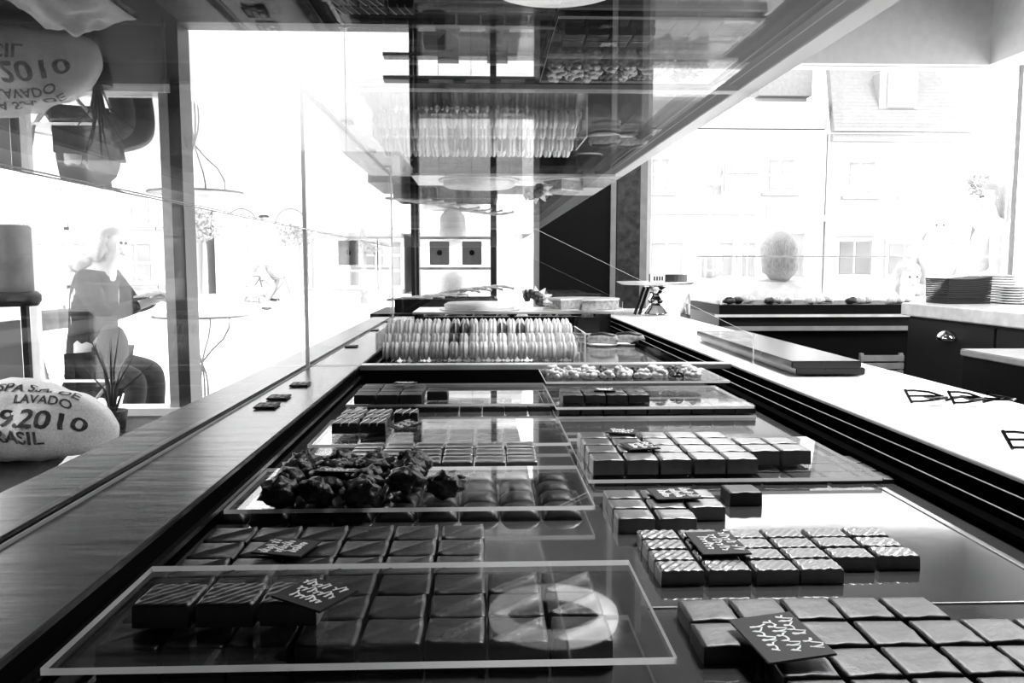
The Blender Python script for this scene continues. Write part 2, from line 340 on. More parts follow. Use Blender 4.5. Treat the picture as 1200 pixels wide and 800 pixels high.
# price cards on the ledge
def ledge_card(px, py, lab, w=.026, d=.034):
    A = P(px, py, HL - .001); t = thing('price_card', lab, 'card', A, R(2), 'price cards on the wooden ledge')
    obj('card_frame', bx(-w / 2, w / 2, -d / 2, d / 2, 0, .0022), 'card', t)
    bm = B()
    for i in range(3):
        for j in range(4):
            if (i * 5 + j * 3) % 4 != 1: box(bm, -w * .4 + i * w * .28, -w * .4 + i * w * .28 + w * .2, -d * .42 + j * d * .22, -d * .42 + j * d * .22 + d * .15, .0022, .0027)
    obj('printed_marks', bm, 'frame', t)
for i, (x, y) in enumerate(((352, 451), (327, 466), (313, 476), (412, 406), (438, 387), (455, 377))):
    ledge_card(x, y, 'small framed price card on the ledge, %s counting from the camera' % ['third', 'second', 'nearest', 'fourth', 'fifth', 'farthest'][i])

# ------------------------------------------------------------------ chocolates
def choc_mesh(name, w, d, h, style, seed, mats):
    n = 20 if style == 'striped' else 10
    rnd = random.Random(seed); bm = B(); r = .0015 if style != 'dome' else .008; grid = []
    ph = rnd.random() * 6; 
    for j in range(n + 1):
        row = []
        for i in range(n + 1):
            u, v = i / n, j / n
            u = .5 - .5 * math.cos(math.pi * u) if style not in ('striped',) else u
            v = .5 - .5 * math.cos(math.pi * v) if style not in ('striped',) else v
            e = min(u * w, (1 - u) * w, v * d, (1 - v) * d); k = max(0, 1 - e / r); z = h - r * .75 * k * k
            if style == 'striped' and e > r * .6: z += .0003 * math.sin((u * w - v * d * .9) * 950 + ph)
            if style == 'folded': z += .0011 * math.exp(-((u - v) / .07) ** 2) - .0006 * (u > v)
            if style == 'smooth':
                q = u * .8 + (1 - v) * .9 - 1.25 + .05 * math.sin(u * 5 + ph); z += .0008 * math.exp(-(q / .06) ** 2)
            if style == 'pillow': z -= .0015 * math.exp(-((v - .5) / .08) ** 2)
            if style == 'dome': z -= .006 * ((u - .5) ** 2 + (v - .5) ** 2)
            z += .0004 * noise.noise(Vector((u * 4 + seed, v * 4, 0)))
            cx = 1 - .04 * k * (abs(v - .5) * 2) ** 6
            row.append(bm.verts.new(((u - .5) * w * cx, (v - .5) * d * cx, z)))
        grid.append(row)
    for j in range(n):
        for i in range(n): bm.faces.new((grid[j][i], grid[j][i + 1], grid[j + 1][i + 1], grid[j + 1][i]))
    rim = grid[0][:-1] + [g[-1] for g in grid[:-1]] + grid[-1][:0:-1] + [g[0] for g in grid[:0:-1]]
    low = [bm.verts.new((v.co.x * 1.02, v.co.y * 1.02, 0)) for v in rim]; m = len(rim)
    side = [bm.faces.new((rim[(i + 1) % m], rim[i], low[i], low[(i + 1) % m])) for i in range(m)] + [bm.faces.new(low)]
    bmesh.ops.recalc_face_normals(bm, faces=bm.faces)
    for f in bm.faces: f.smooth = True
    for f in side: f.smooth = False
    return mesh_of(bm, name, mats, False)
def drizzle_mesh(w, d, h, seed):
    rnd = random.Random(seed); bm = B()
    for k in range(3):
        x = -w * .32 + k * w * .3 + rnd.uniform(-.002, .002)
        tube(bm, [(x - .004, -d * .5, h - .003), (x - .003, -d * .42, h + .0002), (x + .004, d * .42, h + .0002), (x + .005, d * .5, h - .003)], .0007, 5)
    return mesh_of(bm, 'icing_line', 'drizzle')
placed = {}
def choc_grid(key, X0, Y0, z, cols, rows, pw, pd, h, style, kind, where, mats='choc', cells=None, jit=.0006, group=None):
    """front-left corner X0,Y0; chocolates stand on z"""
    ms = [choc_mesh(kind, pw - .0022, pd - .0022, h, style, s * 13 + len(key), mats) for s in range(3)]
    dm = drizzle_mesh(pw, pd, h, 3) if style == 'drizzle' else None
    for r in range(rows):
        cs = [c for c in range(cols) if cells is None or cells(r, c)]
        for i, c in enumerate(cs):
            o = link(kind, ms[random.randrange(3)], None, (X0 + (c + .5) * pw + random.uniform(-jit, jit), Y0 + (r + .5) * pd + random.uniform(-jit, jit), z + .0001), (0, 0, R(random.uniform(-1.6, 1.6))))
            tag(o, '%s, %s in %s row' % (where, nth(i), RW[r]), 'chocolate', group or where + 's')
            if dm: link('icing_line', dm, o)
def fl(px, py, h): a = P(px, py, h); return a.x, a.y
def tray(X0, X1, Y0, Y1, h, lab, th=.0035):
    t = thing('acrylic_tray', lab, 'tray', ((X0 + X1) / 2, (Y0 + Y1) / 2, CAMZ - h - th))
    w, d = (X1 - X0) / 2, (Y1 - Y0) / 2
    pane('plate', t, -w, w, -d, d, 0, th, 'acrylic')
    return t
def tray_px(xl, xr, yf, yb, h, lab):
    a = P(xl, yf, h); b = P(xr, yf, h); c = P((xl + xr) / 2, yb, h); return tray(a.x, b.x, a.y, c.y, h, lab)
tray_px(47, 800, 783, 660, .188, 'large clear acrylic tray nearest the camera with three chocolates on it')
tray_px(262, 700, 597, 547, .194, 'clear acrylic tray second from the camera on the left holding rough truffles')
tray_px(360, 670, 521, 491, .2, 'clear acrylic tray in the middle left holding drizzled pralines')
tray_px(405, 650, 474, 449, .197, 'clear acrylic tray farthest left by the crossbar with dark pralines')
tray_px(690, 1041, 562, 512, .200, 'clear acrylic tray in middle right under pale squares')
tray_px(652, 887, 477, 452, .189, 'clear acrylic tray under four dark squares below the nut clusters')
tray_px(640, 858, 447, 431, .175, 'clear acrylic tray topmost at far right holding white nut clusters')
tray_px(652, 889, 488, 455, .2045, 'lowest clear acrylic plate under the stacked far right trays')
TH = .0035
x, y = fl(105, 761, .192)
choc_grid('g1', x, y, ZB, 8, 6, .0333, .0321, .0158, 'folded', 'chocolate_square', 'dark folded chocolate square beneath the nearest tray', cells=lambda r, c: r < 3 or c < 6)
x, y = fl(150, 711, .1755)
choc_grid('g1b', x, y, CAMZ - .188, 3, 1, .0325, .032, .0125, 'striped', 'chocolate_square', 'dark ridged chocolate square on top of the nearest tray')
x, y = fl(237, 601, .198)
choc_grid('g2', x, y, ZB, 9, 4, .0342, .033, .0098, 'dome', 'domed_praline', 'dark domed praline beneath the rough truffle tray')
x, y = fl(400, 545, .198)
choc_grid('g3', x, y, ZB, 6, 3, .033, .033, .0115, 'pillow', 'pillow_praline', 'split pillow praline between the truffle and drizzle trays', 'milk')
choc_grid('g3c', x, y + .106, ZB, 6, 3, .033, .033, .0045, 'smooth', 'chocolate_square', 'thin dark square beneath the drizzled praline tray')
x, y = fl(387, 497, .188)
choc_grid('tc', x, y, CAMZ - .2, 3, 3, .033, .033, .0125, 'drizzle', 'drizzled_praline', 'dark praline with pale icing lines on tray', cells=lambda r, c: c < 2 or r == 2)
x, y = fl(413, 463, .184)
choc_grid('td', x, y, CAMZ - .197, 3, 3, .033, .034, .013, 'pillow', 'dark_praline', 'dark praline on the farthest left tray')
x, y = fl(499, 459, .184)
choc_grid('td2', x, y, CAMZ - .197, 1, 1, .033, .033, .013, 'pillow', 'dark_praline', 'lone dark praline beside its group on the farthest left tray')
x, y = fl(500, 480, .203)
choc_grid('tdu', fl(428, 480, .203)[0], P(500, 475, .198).y, ZB, 9, 2, .033, .033, .007, 'smooth', 'chocolate_square', 'thin dark square beneath the farthest left tray')
# right
x, y = fl(694, 539, .1850)
choc_grid('e', x, y, CAMZ - .200, 7, 4, .0326, .0334, .0145, 'smooth', 'milk_square', 'pale smooth square on the middle right tray', 'milk', cells=lambda r, c: c < 5 or r in (1, 2))
choc_grid('eu', P(693, 563, .204).x, P(700, 562, .2).y + .004, ZB, 9, 3, .0326, .033, .0042, 'smooth', 'chocolate_square', 'dark square beneath the middle right tray')
x, y = fl(724, 608, .196)
choc_grid('h', x, y, ZB, 3, 3, .0318, .0285, .0115, 'smooth', 'milk_square', 'smooth square before the middle right tray', 'milk', cells=lambda r, c: c < 2 or r > 0)
x, y = fl(853, 577, .196)
choc_grid('h2', x, y, ZB, 1, 1, .0315, .03, .0115, 'smooth', 'chocolate_square', 'lone dark smooth chocolate square standing apart on the base')
x, y = fl(773, 670, .198)
choc_grid('i', x, y, ZB, 6, 4, .0311, .0215, .0098, 'striped', 'striped_square', 'dark square with fine diagonal stripes', 'milk', cells=lambda r, c: r != 0 or c < 4)
x, y = fl(775, 797, .198)
x = .114
choc_grid('j', x, y - .0317, ZB, 7, 4, .0306, .0317, .0098, 'smooth', 'smooth_square', 'dark smooth square in the nearest right block', 'choc',
          cells=lambda r, c: (r < 2 and c > 0) or (r == 2 and c < 7 and c != 1) or (r == 3 and c < 5) or (r == 2 and c == 1))
x, y = fl(659, 463, .178)
choc_grid('f', x, y, CAMZ - .189, 4, 2, .0308, .031, .0108, 'smooth', 'dark_square', 'dark square under the nut cluster tray')
choc_grid('fu', P(655, 483, .2).x, P(655, 480, .197).y + .002, CAMZ - .2045, 9, 2, .0308, .033, .011, 'smooth', 'dark_square', 'dark square on the lowest far right plate')
# rough truffles and nut clusters
def cluster_mesh(name, m, seed, k=7, r=.008):
    rnd = random.Random(seed); bm = B()
    for i in range(k):
        a = i * 2.4; q = .010 * math.sqrt(i / k)
        lump(bm, (q * math.cos(a), q * math.sin(a), r * .75 + rnd.uniform(0, .006) * (i < 4)), r * rnd.uniform(.75, 1.05), seed * 10 + i, .35, 2, (1, 1, .8))
    return mesh_of(bm, name, m)
def truffle_mesh(seed):
    bm = B(); rnd = random.Random(seed)
    lump(bm, (0, 0, .0095), .0135, seed, .55, 3, (1.12, 1.05, .8), 2.2)
    for i in range(3): lump(bm, (rnd.uniform(-.007, .007), rnd.uniform(-.007, .007), .015), .0075, seed + i, .5, 2, (1.3, .8, .7), 2.5)
    return mesh_of(bm, 'truffle', 'rough')
tm = [truffle_mesh(s) for s in range(4)]
x0, y0 = fl(297, 590, .190); k = 0
for r in range(4):
    for c in range(4):
        if c == 3 and r == 0: continue
        o = link('rough_truffle', tm[random.randrange(3)], None, (x0 + .018 + c * .0335, y0 + .012 + r * .0315, CAMZ - .194 + .001), (0, 0, random.uniform(0, 6)))
        tag(o, 'knobbly dark truffle on the second tray, %s in %s row' % (nth(c), RW[r]), 'chocolate', 'rough truffles on the second tray')
a = P(523, 580, .190); o = link('rough_truffle', tm[0], None, (a.x, a.y + .01, CAMZ - .194 + .001)); tag(o, 'lone knobbly dark truffle right of its group on the second tray', 'chocolate')
nm = [cluster_mesh('cluster', 'nut', s + 20, 9, .0062) for s in range(3)]; dm_ = [cluster_mesh('cluster', 'rough', s + 40, 9, .0055) for s in range(2)]
for r in range(3):
    for c in range(9):
        a = P(652 + c * 21, 441, .168); dark = (c in (3, 5) and r > 0) or (c == 7)
        o = link('nut_cluster', random.choice(dm_ if dark else nm), None, (a.x + (r % 2) * .006, P(650, 445, .175).y + .012 + r * .026, CAMZ - .175 + .0005), (0, 0, random.uniform(0, 6)))
        tag(o, '%s nut cluster on topmost far right tray, %s in %s row' % ('dark' if dark else 'white', nth(c), RW[r]), 'chocolate', 'nut clusters on the topmost tray')

# chalk cards
def scribble(bm, x0, y0, L, amp, n, z, rnd, r=.00085):
    pts = []
    for i in range(n * 8):
        t = i / (n * 8); a = i * 2 * math.pi / 8
        pts.append((x0 + t * L + amp * .4 * math.sin(a + .4) + rnd.uniform(-.1, .1) * amp, y0 + amp * (.35 + 1.0 * ((i // 8 * 7 + n) % 3 == 0) * (math.cos(a) > 0) + .3 * rnd.random()) * math.cos(a), z))
    tube(bm, pts, [r * rnd.uniform(.7, 1.3) for _ in pts], 4)
def tagcard(px, py, h, w, d, rz, lab, tilt=0, seed=0, mats='card'):
    A = P(px, py, h); t = thing('chalk_card', lab, 'card', A); t.rotation_euler = (R(tilt), 0, R(rz))
    obj('card', bx(-w / 2, w / 2, -d / 2, d / 2, 0, .0012, bev=.0004), mats, t)
    rnd = random.Random(seed); bm = B()
    for k, (xs, ys, L, n_) in enumerate(((-.44, .26, .5, 5), (-.36, .02, .74, 7), (-.30, -.24, .62, 6), (.12, .30, .26, 2))):
        scribble(bm, w * xs, d * ys, w * L, d * .115, n_, .0014, rnd, .00062)
    for v in bm.verts: v.co.z = .0013 + (v.co.z - .0014) * .25
    obj('handwriting', bm, 'chalk', t)
tagcard(369, 697, .1715, .036, .028, -35, 'black card with white handwriting, lying aslant on the nearest tray', 3, 1)
tagcard(336, 642, .1895, .031, .036, 88, 'black handwritten card on folded squares left of centre', 0, 2)
bpy.data.objects['chalk_card.001'].rotation_euler = (0, 0, R(75))
tagcard(397, 552, .172, .034, .024, -8, 'black handwritten card on top of the rough truffles', -8, 3)
tagcard(474, 498, .187, .034, .03, -60, 'black handwritten card beside the drizzled pralines', 10, 4)
tagcard(475, 449, .180, .035, .02, -5, 'black handwritten card behind the farthest left pralines', 0, 9)
tagcard(750, 523, .1835, .033, .032, -80, 'black handwritten card on the front pale squares of middle right tray', 0, 5)
tagcard(729, 506, .1835, .033, .025, -20, 'black handwritten card at the back of the middle right tray', 0, 6)
tagcard(790, 579, .1945, .034, .04, -85, 'black handwritten card on the small square group', 0, 7)
tagcard(840, 637, .1965, .047, .034, -88, 'black handwritten card on the fine striped squares', 0, 8)
tagcard(914, 747, .1935, .05, .036, -84, 'black handwritten card on the nearest right block', 4, 10)
tagcard(709, 457, .1765, .03, .024, -10, 'black handwritten card on dark squares under the nut clusters', 0, 11)

# ------------------------------------------------------------------ far half of the case: macarons and cakes
YM = P(560, 424, HB).y
mb = thing('macaron_box', 'clear acrylic box full of macarons behind the crossbar', 'box', (0, YM, ZB))
mx0, mx1 = P(441, 424, HB).x, P(687, 424, HB).x
pane('box_panel', mb, mx0, mx1, 0, .003, 0, .062, 'acrylic'); pane('box_panel', mb, mx0, mx1, .20, .203, 0, .062, 'acrylic')
pane('box_panel', mb, mx0, mx0 + .003, .003, .20, 0, .062, 'acrylic'); pane('box_panel', mb, mx1 - .003, mx1, .003, .20, 0, .062, 'acrylic')
def macaron_mesh(m):
    bm = B(); pr = [(0, .0105), (.012, .0100), (.0185, .0075), (.0205, .0042), (.0212, .0036), (.0205, .0028)]
    lathe(bm, pr + [(.0185, .0026), (.0185, -.0026)] + [(r, -z) for r, z in pr[::-1]], 16)
    for f in bm.faces:
        c = f.calc_center_median()
        if abs(c.z) < .0027: f.material_index = 1
    bmesh.ops.rotate(bm, verts=bm.verts, cent=(0, 0, 0), matrix=Matrix.Rotation(R(90), 3, 'Y'))
    return mesh_of(bm, 'macaron', [m, 'cream'])
mw, md_ = macaron_mesh('macw'), macaron_mesh('macd')
for r, (yy, zz) in enumerate(((.03, .0215), (.078, .036), (.126, .056), (.17, .063))):
    for c in range(20):
        dark = (r == 2 and c in (7, 8, 12, 14)) or (r == 1 and c == 7)
        tt = R(random.uniform(-9, 9))
        o = link('macaron', md_ if dark else mw, None, (mx0 + .016 + c * .0216, YM + yy, ZB + zz), (0, tt * .5, tt))
        tag(o, '%s macaron standing on edge in the clear box, %s in %s row' % ('dark' if dark else 'pale', nth(c), RW[r]), 'macaron', 'macarons in the clear box')
st = thing('macaron_stand', 'clear stepped stand carrying the rear rows of macarons in the box', 'stand', (0, YM, ZB))
for r, (ya, yb_, zz) in enumerate(((.055, .100, .0145), (.102, .148, .0345), (.150, .195, .0415))):
    pane('step', st, mx0 + .006, mx1 - .006, ya, yb_, zz - .003, zz, 'acrylic')
    for xx in (mx0 + .006, mx1 - .009): pane('riser', st, xx, xx + .003, ya, yb_, 0, zz - .003, 'acrylic')
# eclairs
def eclair(px, py, lab):
    A = P(px, py, HB); t = thing('eclair', lab, 'pastry', A, R(-25), 'eclairs on paper')
    obj('paper', lathe(B(), [(0, .0005), (.03, .001), (.042, .006), (.043, .006), (.031, .0), (0, 0)], 20), 'porcelain', t, True)
    obj('bun', tube(B(), [(-.042, 0, .014), (-.036, 0, .016), (0, 0, .019), (.036, 0, .016), (.042, 0, .013)], [.004, .011, .013, .011, .004], 12), 'cake', t, True)
    obj('icing', tube(B(), [(-.036, 0, .024), (-.03, 0, .025), (0, 0, .028), (.03, 0, .025), (.036, 0, .023)], [.003, .007, .0085, .007, .003], 10), 'choc', t, True)
eclair(706, 405, 'chocolate eclair on white paper, left of the pair beside the macaron box'); eclair(737, 404, 'chocolate eclair on white paper, right of the pair beside the macaron box')
A = P(690, 391, HB); t = thing('cube_cake', 'small dark cube cake topped with cream and berries', 'cake', A, R(4))
obj('sponge', bx(-.034, .034, 0, .06, .002, .048, bev=.003), 'choc', t); obj('board', lathe(B(), [(0, 0), (.045, 0), (.045, .002), (0, .002)], 24, (0, .03, 0)), 'porcelain', t)
bm = B(); lump(bm, (.0, .03, .055), .014, 3); lump(bm, (-.012, .02, .054), .009, 5); lump(bm, (.013, .028, .053), .008, 6); obj('cream_topping', bm, 'cloth', t, True)
for i, (px, w) in enumerate(((507, .042), (533, .04), (560, .02), (588, .02), (612, .022), (640, .024), (660, .03), (492, .02))):
    A = P(px, 379, .203); A.y += .02 * (i % 2); t = thing('small_cake', 'small round %s before the glass shelf, %s' % ('dark berry cake' if i % 3 != 2 else 'chocolate tartlet', ['second from left', 'third from left', 'fourth from left', 'fifth from left', 'sixth from left', 'seventh from left', 'rightmost', 'leftmost'][i]), 'cake', (A.x, A.y, ZB), 0, 'small cakes before the shelf')
    obj('cake_body', lathe(B(), [(0, 0), (w * .95, 0), (w, .006), (w, .03), (w * .8, .038), (0, .042)], 18), 'choc' if i != 4 else 'macw', t, True)
    bm = B()
    for k in range(4): lump(bm, (w * .4 * math.cos(k * 1.6), w * .4 * math.sin(k * 1.6), .045), .009 if w > .03 else .006, k + i * 5)
    obj('berries', bm, 'rough' if i % 2 else 'nut', t, True)
sh = thing('cake_shelf', 'pale raised shelf at the far end of the display case', 'shelf', (0, 2.45, ZB))
obj('shelf_board', bx(-.21, .40, 0, .30, .062, .068), 'lightmetal', sh)
for xx in (-.205, .09, .385): obj('bracket', bx(xx, xx + .008, .01, .29, 0, .062), 'black', sh)
ZS = ZB + .068
t = thing('cake_board', 'pale oval cake board with a low white cake on the left of the raised shelf', 'board', (P(562, 362, CAMZ - ZS).x, 2.57, ZS + .0005))
obj('board', lathe(B(), [(0, 0), (.125, 0), (.128, .004), (0, .004)], 36), 'porcelain', t); obj('cake_layer', lathe(B(), [(0, .004), (.11, .004), (.112, .018), (.1, .024), (0, .025)], 36), 'cloth', t, True)
t = thing('round_tart', 'large round tart with a slice cut out on the raised shelf', 'cake', (P(682, 362, CAMZ - ZS).x, 2.57, ZS + .0005))
obj('board', lathe(B(), [(0, 0), (.128, 0), (.13, .004), (0, .004)], 36), 'porcelain', t)
bm = B(); n = 30; poly = [(0, -.0)] + [(.112 * math.cos(a), .112 * math.sin(a)) for a in [R(-100 + 325 * k / n) for k in range(n + 1)]]
prism(bm, poly, 'z', .005, .032); obj('tart_body', bm, 'cake', t)
bm = B(); poly = [(0, 0)] + [(.114 * math.cos(a), .114 * math.sin(a)) for a in [R(-100 + 325 * k / n) for k in range(n + 1)]]; prism(bm, poly, 'z', .0322, .037); obj('glaze', bm, 'porcelain', t)
A = Vector((P(622, 352, .12).x, 2.52, ZS + .001)); t = thing('wrapped_posy', 'small posy of dark and pale flowers lying between cake and tart', 'flowers', A)
bm = B(); 
for k in range(7): lump(bm, (random.uniform(-.03, .03), random.uniform(-.02, .02), random.uniform(.015, .055)), .014, k, .5)
obj('blooms', bm, 'rough', t, True)
bm = B()
for k in range(5): a = k * .6 - .2; tube(bm, [(0, 0, .03), (.03 * math.cos(a), 0, .03 + .025 * math.sin(a)), (.055 * math.cos(a), .01, .03 + .045 * math.sin(a))], [.003, .012, .002], 5)
obj('wrapping_leaves', bm, 'paper', t)
# cake stand
A = P(768, 369, HL); t = thing('cake_stand', 'pedestal glass cake stand on the far worktop', 'stand', A)
obj('pedestal', lathe(B(), [(0, 0), (.055, 0), (.05, .008), (.03, .03), (.024, .045), (.032, .056), (.02, .07), (.024, .09), (.05, .108), (0, .108)], 28), 'chrome', t, True)
obj('plate', lathe(B(), [(0, .108), (.12, .108), (.138, .116), (.138, .119), (.118, .113), (0, .113)], 40), 'porcelain', t, True)
tc_ = thing('cut_cake', 'half cake with dark cut side and paper label on the cake stand', 'cake', (A.x + .01, A.y, A.z + .114))
n = 20; poly = [(.1 * math.cos(R(-100 + 200 * k / n)), .09 * math.sin(R(-100 + 200 * k / n))) for k in range(n + 1)]
obj('cake_body', prism(B(), poly, 'z', 0, .03), 'choc', tc_); obj('paper_label', bx(-.05, .0, -.098, -.095, .0, .034), 'porcelain', tc_)
bm = B()
for k in range(4): box(bm, -.012 + k * -.009, -.007 + k * -.009, -.0995, -.098, .01, .024)
obj('label_print', bm, 'ink', tc_)
for i, dx in enumerate((-.068, -.052)):
    bm = tube(B(), [(A.x + dx - .012, A.y - .03, ZL + .004), (A.x + dx + .02, A.y - .03, ZL + .10)], .0055, 8)
    tag(obj('cake_knife', bm, 'black'), 'dark handled cake knife leaning under the cake stand, %s of two' % ('left', 'right')[i], 'knife', 'knives by the cake stand')

# sideboard with newspapers
t = thing('sideboard', 'dark sideboard beyond the end of the display case', 'sideboard', (0, 3.05, 0))
obj('top_board', bx(-.42, .43, 0, .5, .89, .92), 'black', t); obj('body', bx(-.40, .41, .02, .48, 0, .89), 'black', t)
t = thing('newspaper_tray', 'low black tray for newspapers on the sideboard', 'tray', (Q(523, 350, 3.15).x, 3.15, .92))
obj('tray_floor', bx(-.2, .2, 0, .3, 0, .008), 'black', t)
for a in ((-.2, .2, 0, .01, .008, .05), (-.2, .2, .29, .3, .008, .05), (-.2, -.19, .01, .29, .008, .05), (.19, .2, .01, .29, .008, .05)): obj('tray_side', bx(*a), 'black', t)
for k in range(8):
    x = Q(480 + k * 14, 345, 3.2).x
    bm = B(); n = 9; pts = [(x - .09 + .18 * i / n, 3.2 + .028 * k, .965 + .004 * k + .022 * math.sin(i / n * 2.6) * (1 if k > 3 else .4)) for i in range(n + 1)]
    tube(bm, pts, [.004 + .003 * (i % 2) for i in range(n + 1)], 6)
    tag(obj('rolled_newspaper', bm, 'paper', None, True), 'folded newspaper on the black tray, %s' % nth(k), 'newspaper', 'newspapers on the sideboard')

# ------------------------------------------------------------------ back unit at right
YK = 3.55
uk = thing('pastry_case', 'low dark pastry display case with glass screen against the front window', 'display case', (0, YK, 0))
kx0, kx1 = Q(843, 360, YK).x, Q(1092, 360, YK).x
zt = lambda py, px=960, Y=YK: Q(px, py, Y).z
obj('top_frame', bx(kx0, kx1, 0, .5, zt(368), zt(357)), 'black', uk)
obj('white_rail', bx(kx0 - .02, kx1 + .02, -.02, .0, zt(371), zt(368)), 'porcelain', uk)
obj('dark_front', bx(kx0, kx1, .0, .5, zt(382), zt(368)), 'cabinet', uk)
obj('grey_rail', bx(kx0, kx1, -.012, .0, zt(387), zt(382)), 'frame', uk)
obj('body', bx(kx0, kx1, .015, .5, 0.05, zt(387)), 'black', uk)
pane('screen_glass', uk, kx0 + .01, kx1 + .4, .40, .406, zt(357), Q(960, 301, YK + .4).z)
pane('screen_end_glass', uk, kx0 + .01, kx0 + .016, .02, .399, zt(357), zt(301))
obj('rail', bx(kx0, kx1 + .5, .40, .41, Q(960, 301, YK + .4).z, Q(960, 301, YK + .4).z + .006), 'lightmetal', uk)
t = thing('slatted_crate', 'pale slatted crate inside the opening under the pastry case', 'crate', (Q(1034, 430, YK - .1).x, YK - .1, 0))
for k in range(6):
    z = Q(1034, 420 + k * 9, YK - .1).z
    obj('slat', bx(-.095, .095, 0, .008, z - .012, z + .014), 'frame', t)
for s in (-.095, .08): obj('corner_post', bx(s, s + .015, .008, .024, 0.02, Q(1034, 414, YK - .1).z), 'frame', t)
for k in range(16):
    c = Vector((kx0 + .06 + k * .062, YK + .06 + .05 * (k % 3), zt(357) + .012)); kk = k in (0, 1, 3, 9)
    bm = B(); lump(bm, (0, 0, .004), .026, k, .5, 2, (1, .8, .62))
    tag(obj('pastry', bm, 'rough' if kk else 'nut', None, True, c), 'small %s pastry on the pastry case, %s' % ('dark' if kk else 'pale', nth(k)), 'pastry', 'pastries on the pastry case')
# drawer cabinet
ztop = CAMZ - .150; XF = 1.75
cb = thing('drawer_cabinet', 'dark drawer cabinet with thick white top at the right', 'cabinet', (XF, 0, 0))
obj('white_top', bx(-.03, .62, 1.6, 3.27, ztop - .052, ztop, bev=.004), 'porcelain', cb)
obj('body', bx(0.0, .60, 1.62, 3.25, .0, ztop - .053), 'cabinet', cb)
for i, (a, b) in enumerate(((2.675, 3.235), (2.11, 2.665), (1.63, 2.10))):
    d = obj('drawer', bx(-.016, 0, a, b, ztop - .34, ztop - .062, bev=.002), 'cabinet', cb)
    bm = B(); n = 12; rings = []
    for j in range(7):
        ph = R(90 * j / 6); rings.append([bm.verts.new((-.034 * math.sin(ph) * math.sin(R(180 * k / n)) - .001, .052 * math.cos(R(180 * k / n)), .036 * math.sin(R(180 * k / n)) * math.cos(ph))) for k in range(n + 1)])
    for u, v in zip(rings, rings[1:]):
        for k in range(n): bm.faces.new((u[k], u[k + 1], v[k + 1], v[k]))
    h = obj('cup_handle', bm, 'chrome', d, True, (-.017, (a + b) / 2 - .01, ztop - .125))
    sm = h.modifiers.new('thick', 'SOLIDIFY'); sm.thickness = .002
    obj('lower_drawer', bx(-.016, 0, a, b, .08, ztop - .348, bev=.002), 'cabinet', cb)
YC_ = 3.05
Yb_ = YC_ + .05; A = Q(1136, 358, Yb_); A.z = ztop
t = thing('napkin_stack', 'stack of black paper bags on the white cabinet top', 'stack', (A.x, A.y, A.z), R(6))
zz = .001
for k in range(13):
    s = random.uniform(-.002, .002); w = .088 + .006 * k / 13
    bm = B(); nseg = 6; th = .0062; top = []
    for i in range(nseg): box(bm, -w + i * 2 * w / nseg + s, -w + (i + 1) * 2 * w / nseg + s, s, .14 + s, zz, zz + th)
    for v in bm.verts: v.co.z += (.006 * (abs(v.co.x + .03) / w) ** 2) * (k / 12)
    bmesh.ops.remove_doubles(bm, verts=bm.verts, dist=1e-5)
    obj('paper_bag', bm, 'blackmatt', t); zz += .0075
for s, (px, n, pile, lab) in enumerate(((1172, 11, .0, 'taller rear'), (1192, 7, -.1, 'shorter front'))):
    A = Q(px, 356, Yb_ + .12 + pile)
    for k in range(n):
        bm = lathe(B(), [(0, 0), (.05, 0), (.075, .006), (.077, .0085), (.072, .0085), (.05, .003), (0, .003)], 28)
        o = obj('plate', bm, 'porcelain', None, True, (A.x, Yb_ + .12 + pile, ztop + .0005 + k * .0102))
        tag(o, 'white plate in the %s stack on the cabinet, %s' % (lab, 'bottom one' if k == 0 else ORD[k] + ' from bottom'), 'plate', lab + ' plate stack')
# near black box
t = thing('black_trolley', 'black trolley with paler top in front of the drawer cabinet at the right edge', 'trolley', (1.42, 0, 0))
obj('body', bx(0, .27, 1.45, 2.33, .06, .835), 'black', t); obj('top_board', bx(-.005, .275, 1.44, 2.34, .835, .855, bev=.003), 'mesh_grey', t)
for sx in (.03, .25):
    for sy in (1.5, 2.28): obj('castor', lathe(B(), [(0, 0), (.02, .0), (.025, .03), (.01, .06), (0, .06)], 12, (sx, sy, 0)), 'black', t)

# ------------------------------------------------------------------ window seat, sack, plant, cloth
tag(obj('window_seat', bx(XL + .02, -.72, 2.7, FY - .04, .0, .335, bev=.004), 'black'), 'low black window seat inside the left shop window', 'seat')
def sack_pt(u, v):      # u across -1..1, v round 0..1 (front centre at .25)
    a = v * 2 * math.pi; w = .40; pinch = (1 - abs(u) ** 3.2) ** .5 if abs(u) < 1 else 0
    ry, rz = .18 * pinch, .165 * pinch
    k = 1 + .22 * noise.noise(Vector((u * 2.6, math.cos(a) * 1.5, math.sin(a) * 1.5))) + .05 * noise.noise(Vector((u * 9, math.cos(a) * 6, math.sin(a) * 6)))
    y = -ry * math.sin(a) * k; z = rz * math.cos(a) * k
    sag = .03 * (u * 1.2) ** 2
    return Vector((u * w, y, max(z - sag, -.125) + .125))
SK = Vector((Q(8, 500, 3.25).x, 3.3, .337))
sk = thing('coffee_sack', 'plump pale burlap coffee sack with black printed lettering on the window seat', 'sack', SK, R(3))
bm = B(); nu, nv = 40, 32
g = [[bm.verts.new(sack_pt(-.995 + 1.99 * i / nu, j / nv)) for j in range(nv)] for i in range(nu + 1)]
for i in range(nu):
    for j in range(nv): bm.faces.new((g[i][j], g[i + 1][j], g[i + 1][(j + 1) % nv], g[i][(j + 1) % nv]))
bm.faces.new(g[0]); bm.faces.new(g[-1][::-1]); bmesh.ops.recalc_face_normals(bm, faces=bm.faces)
obj('burlap_bag', bm, 'burlap', sk, True)
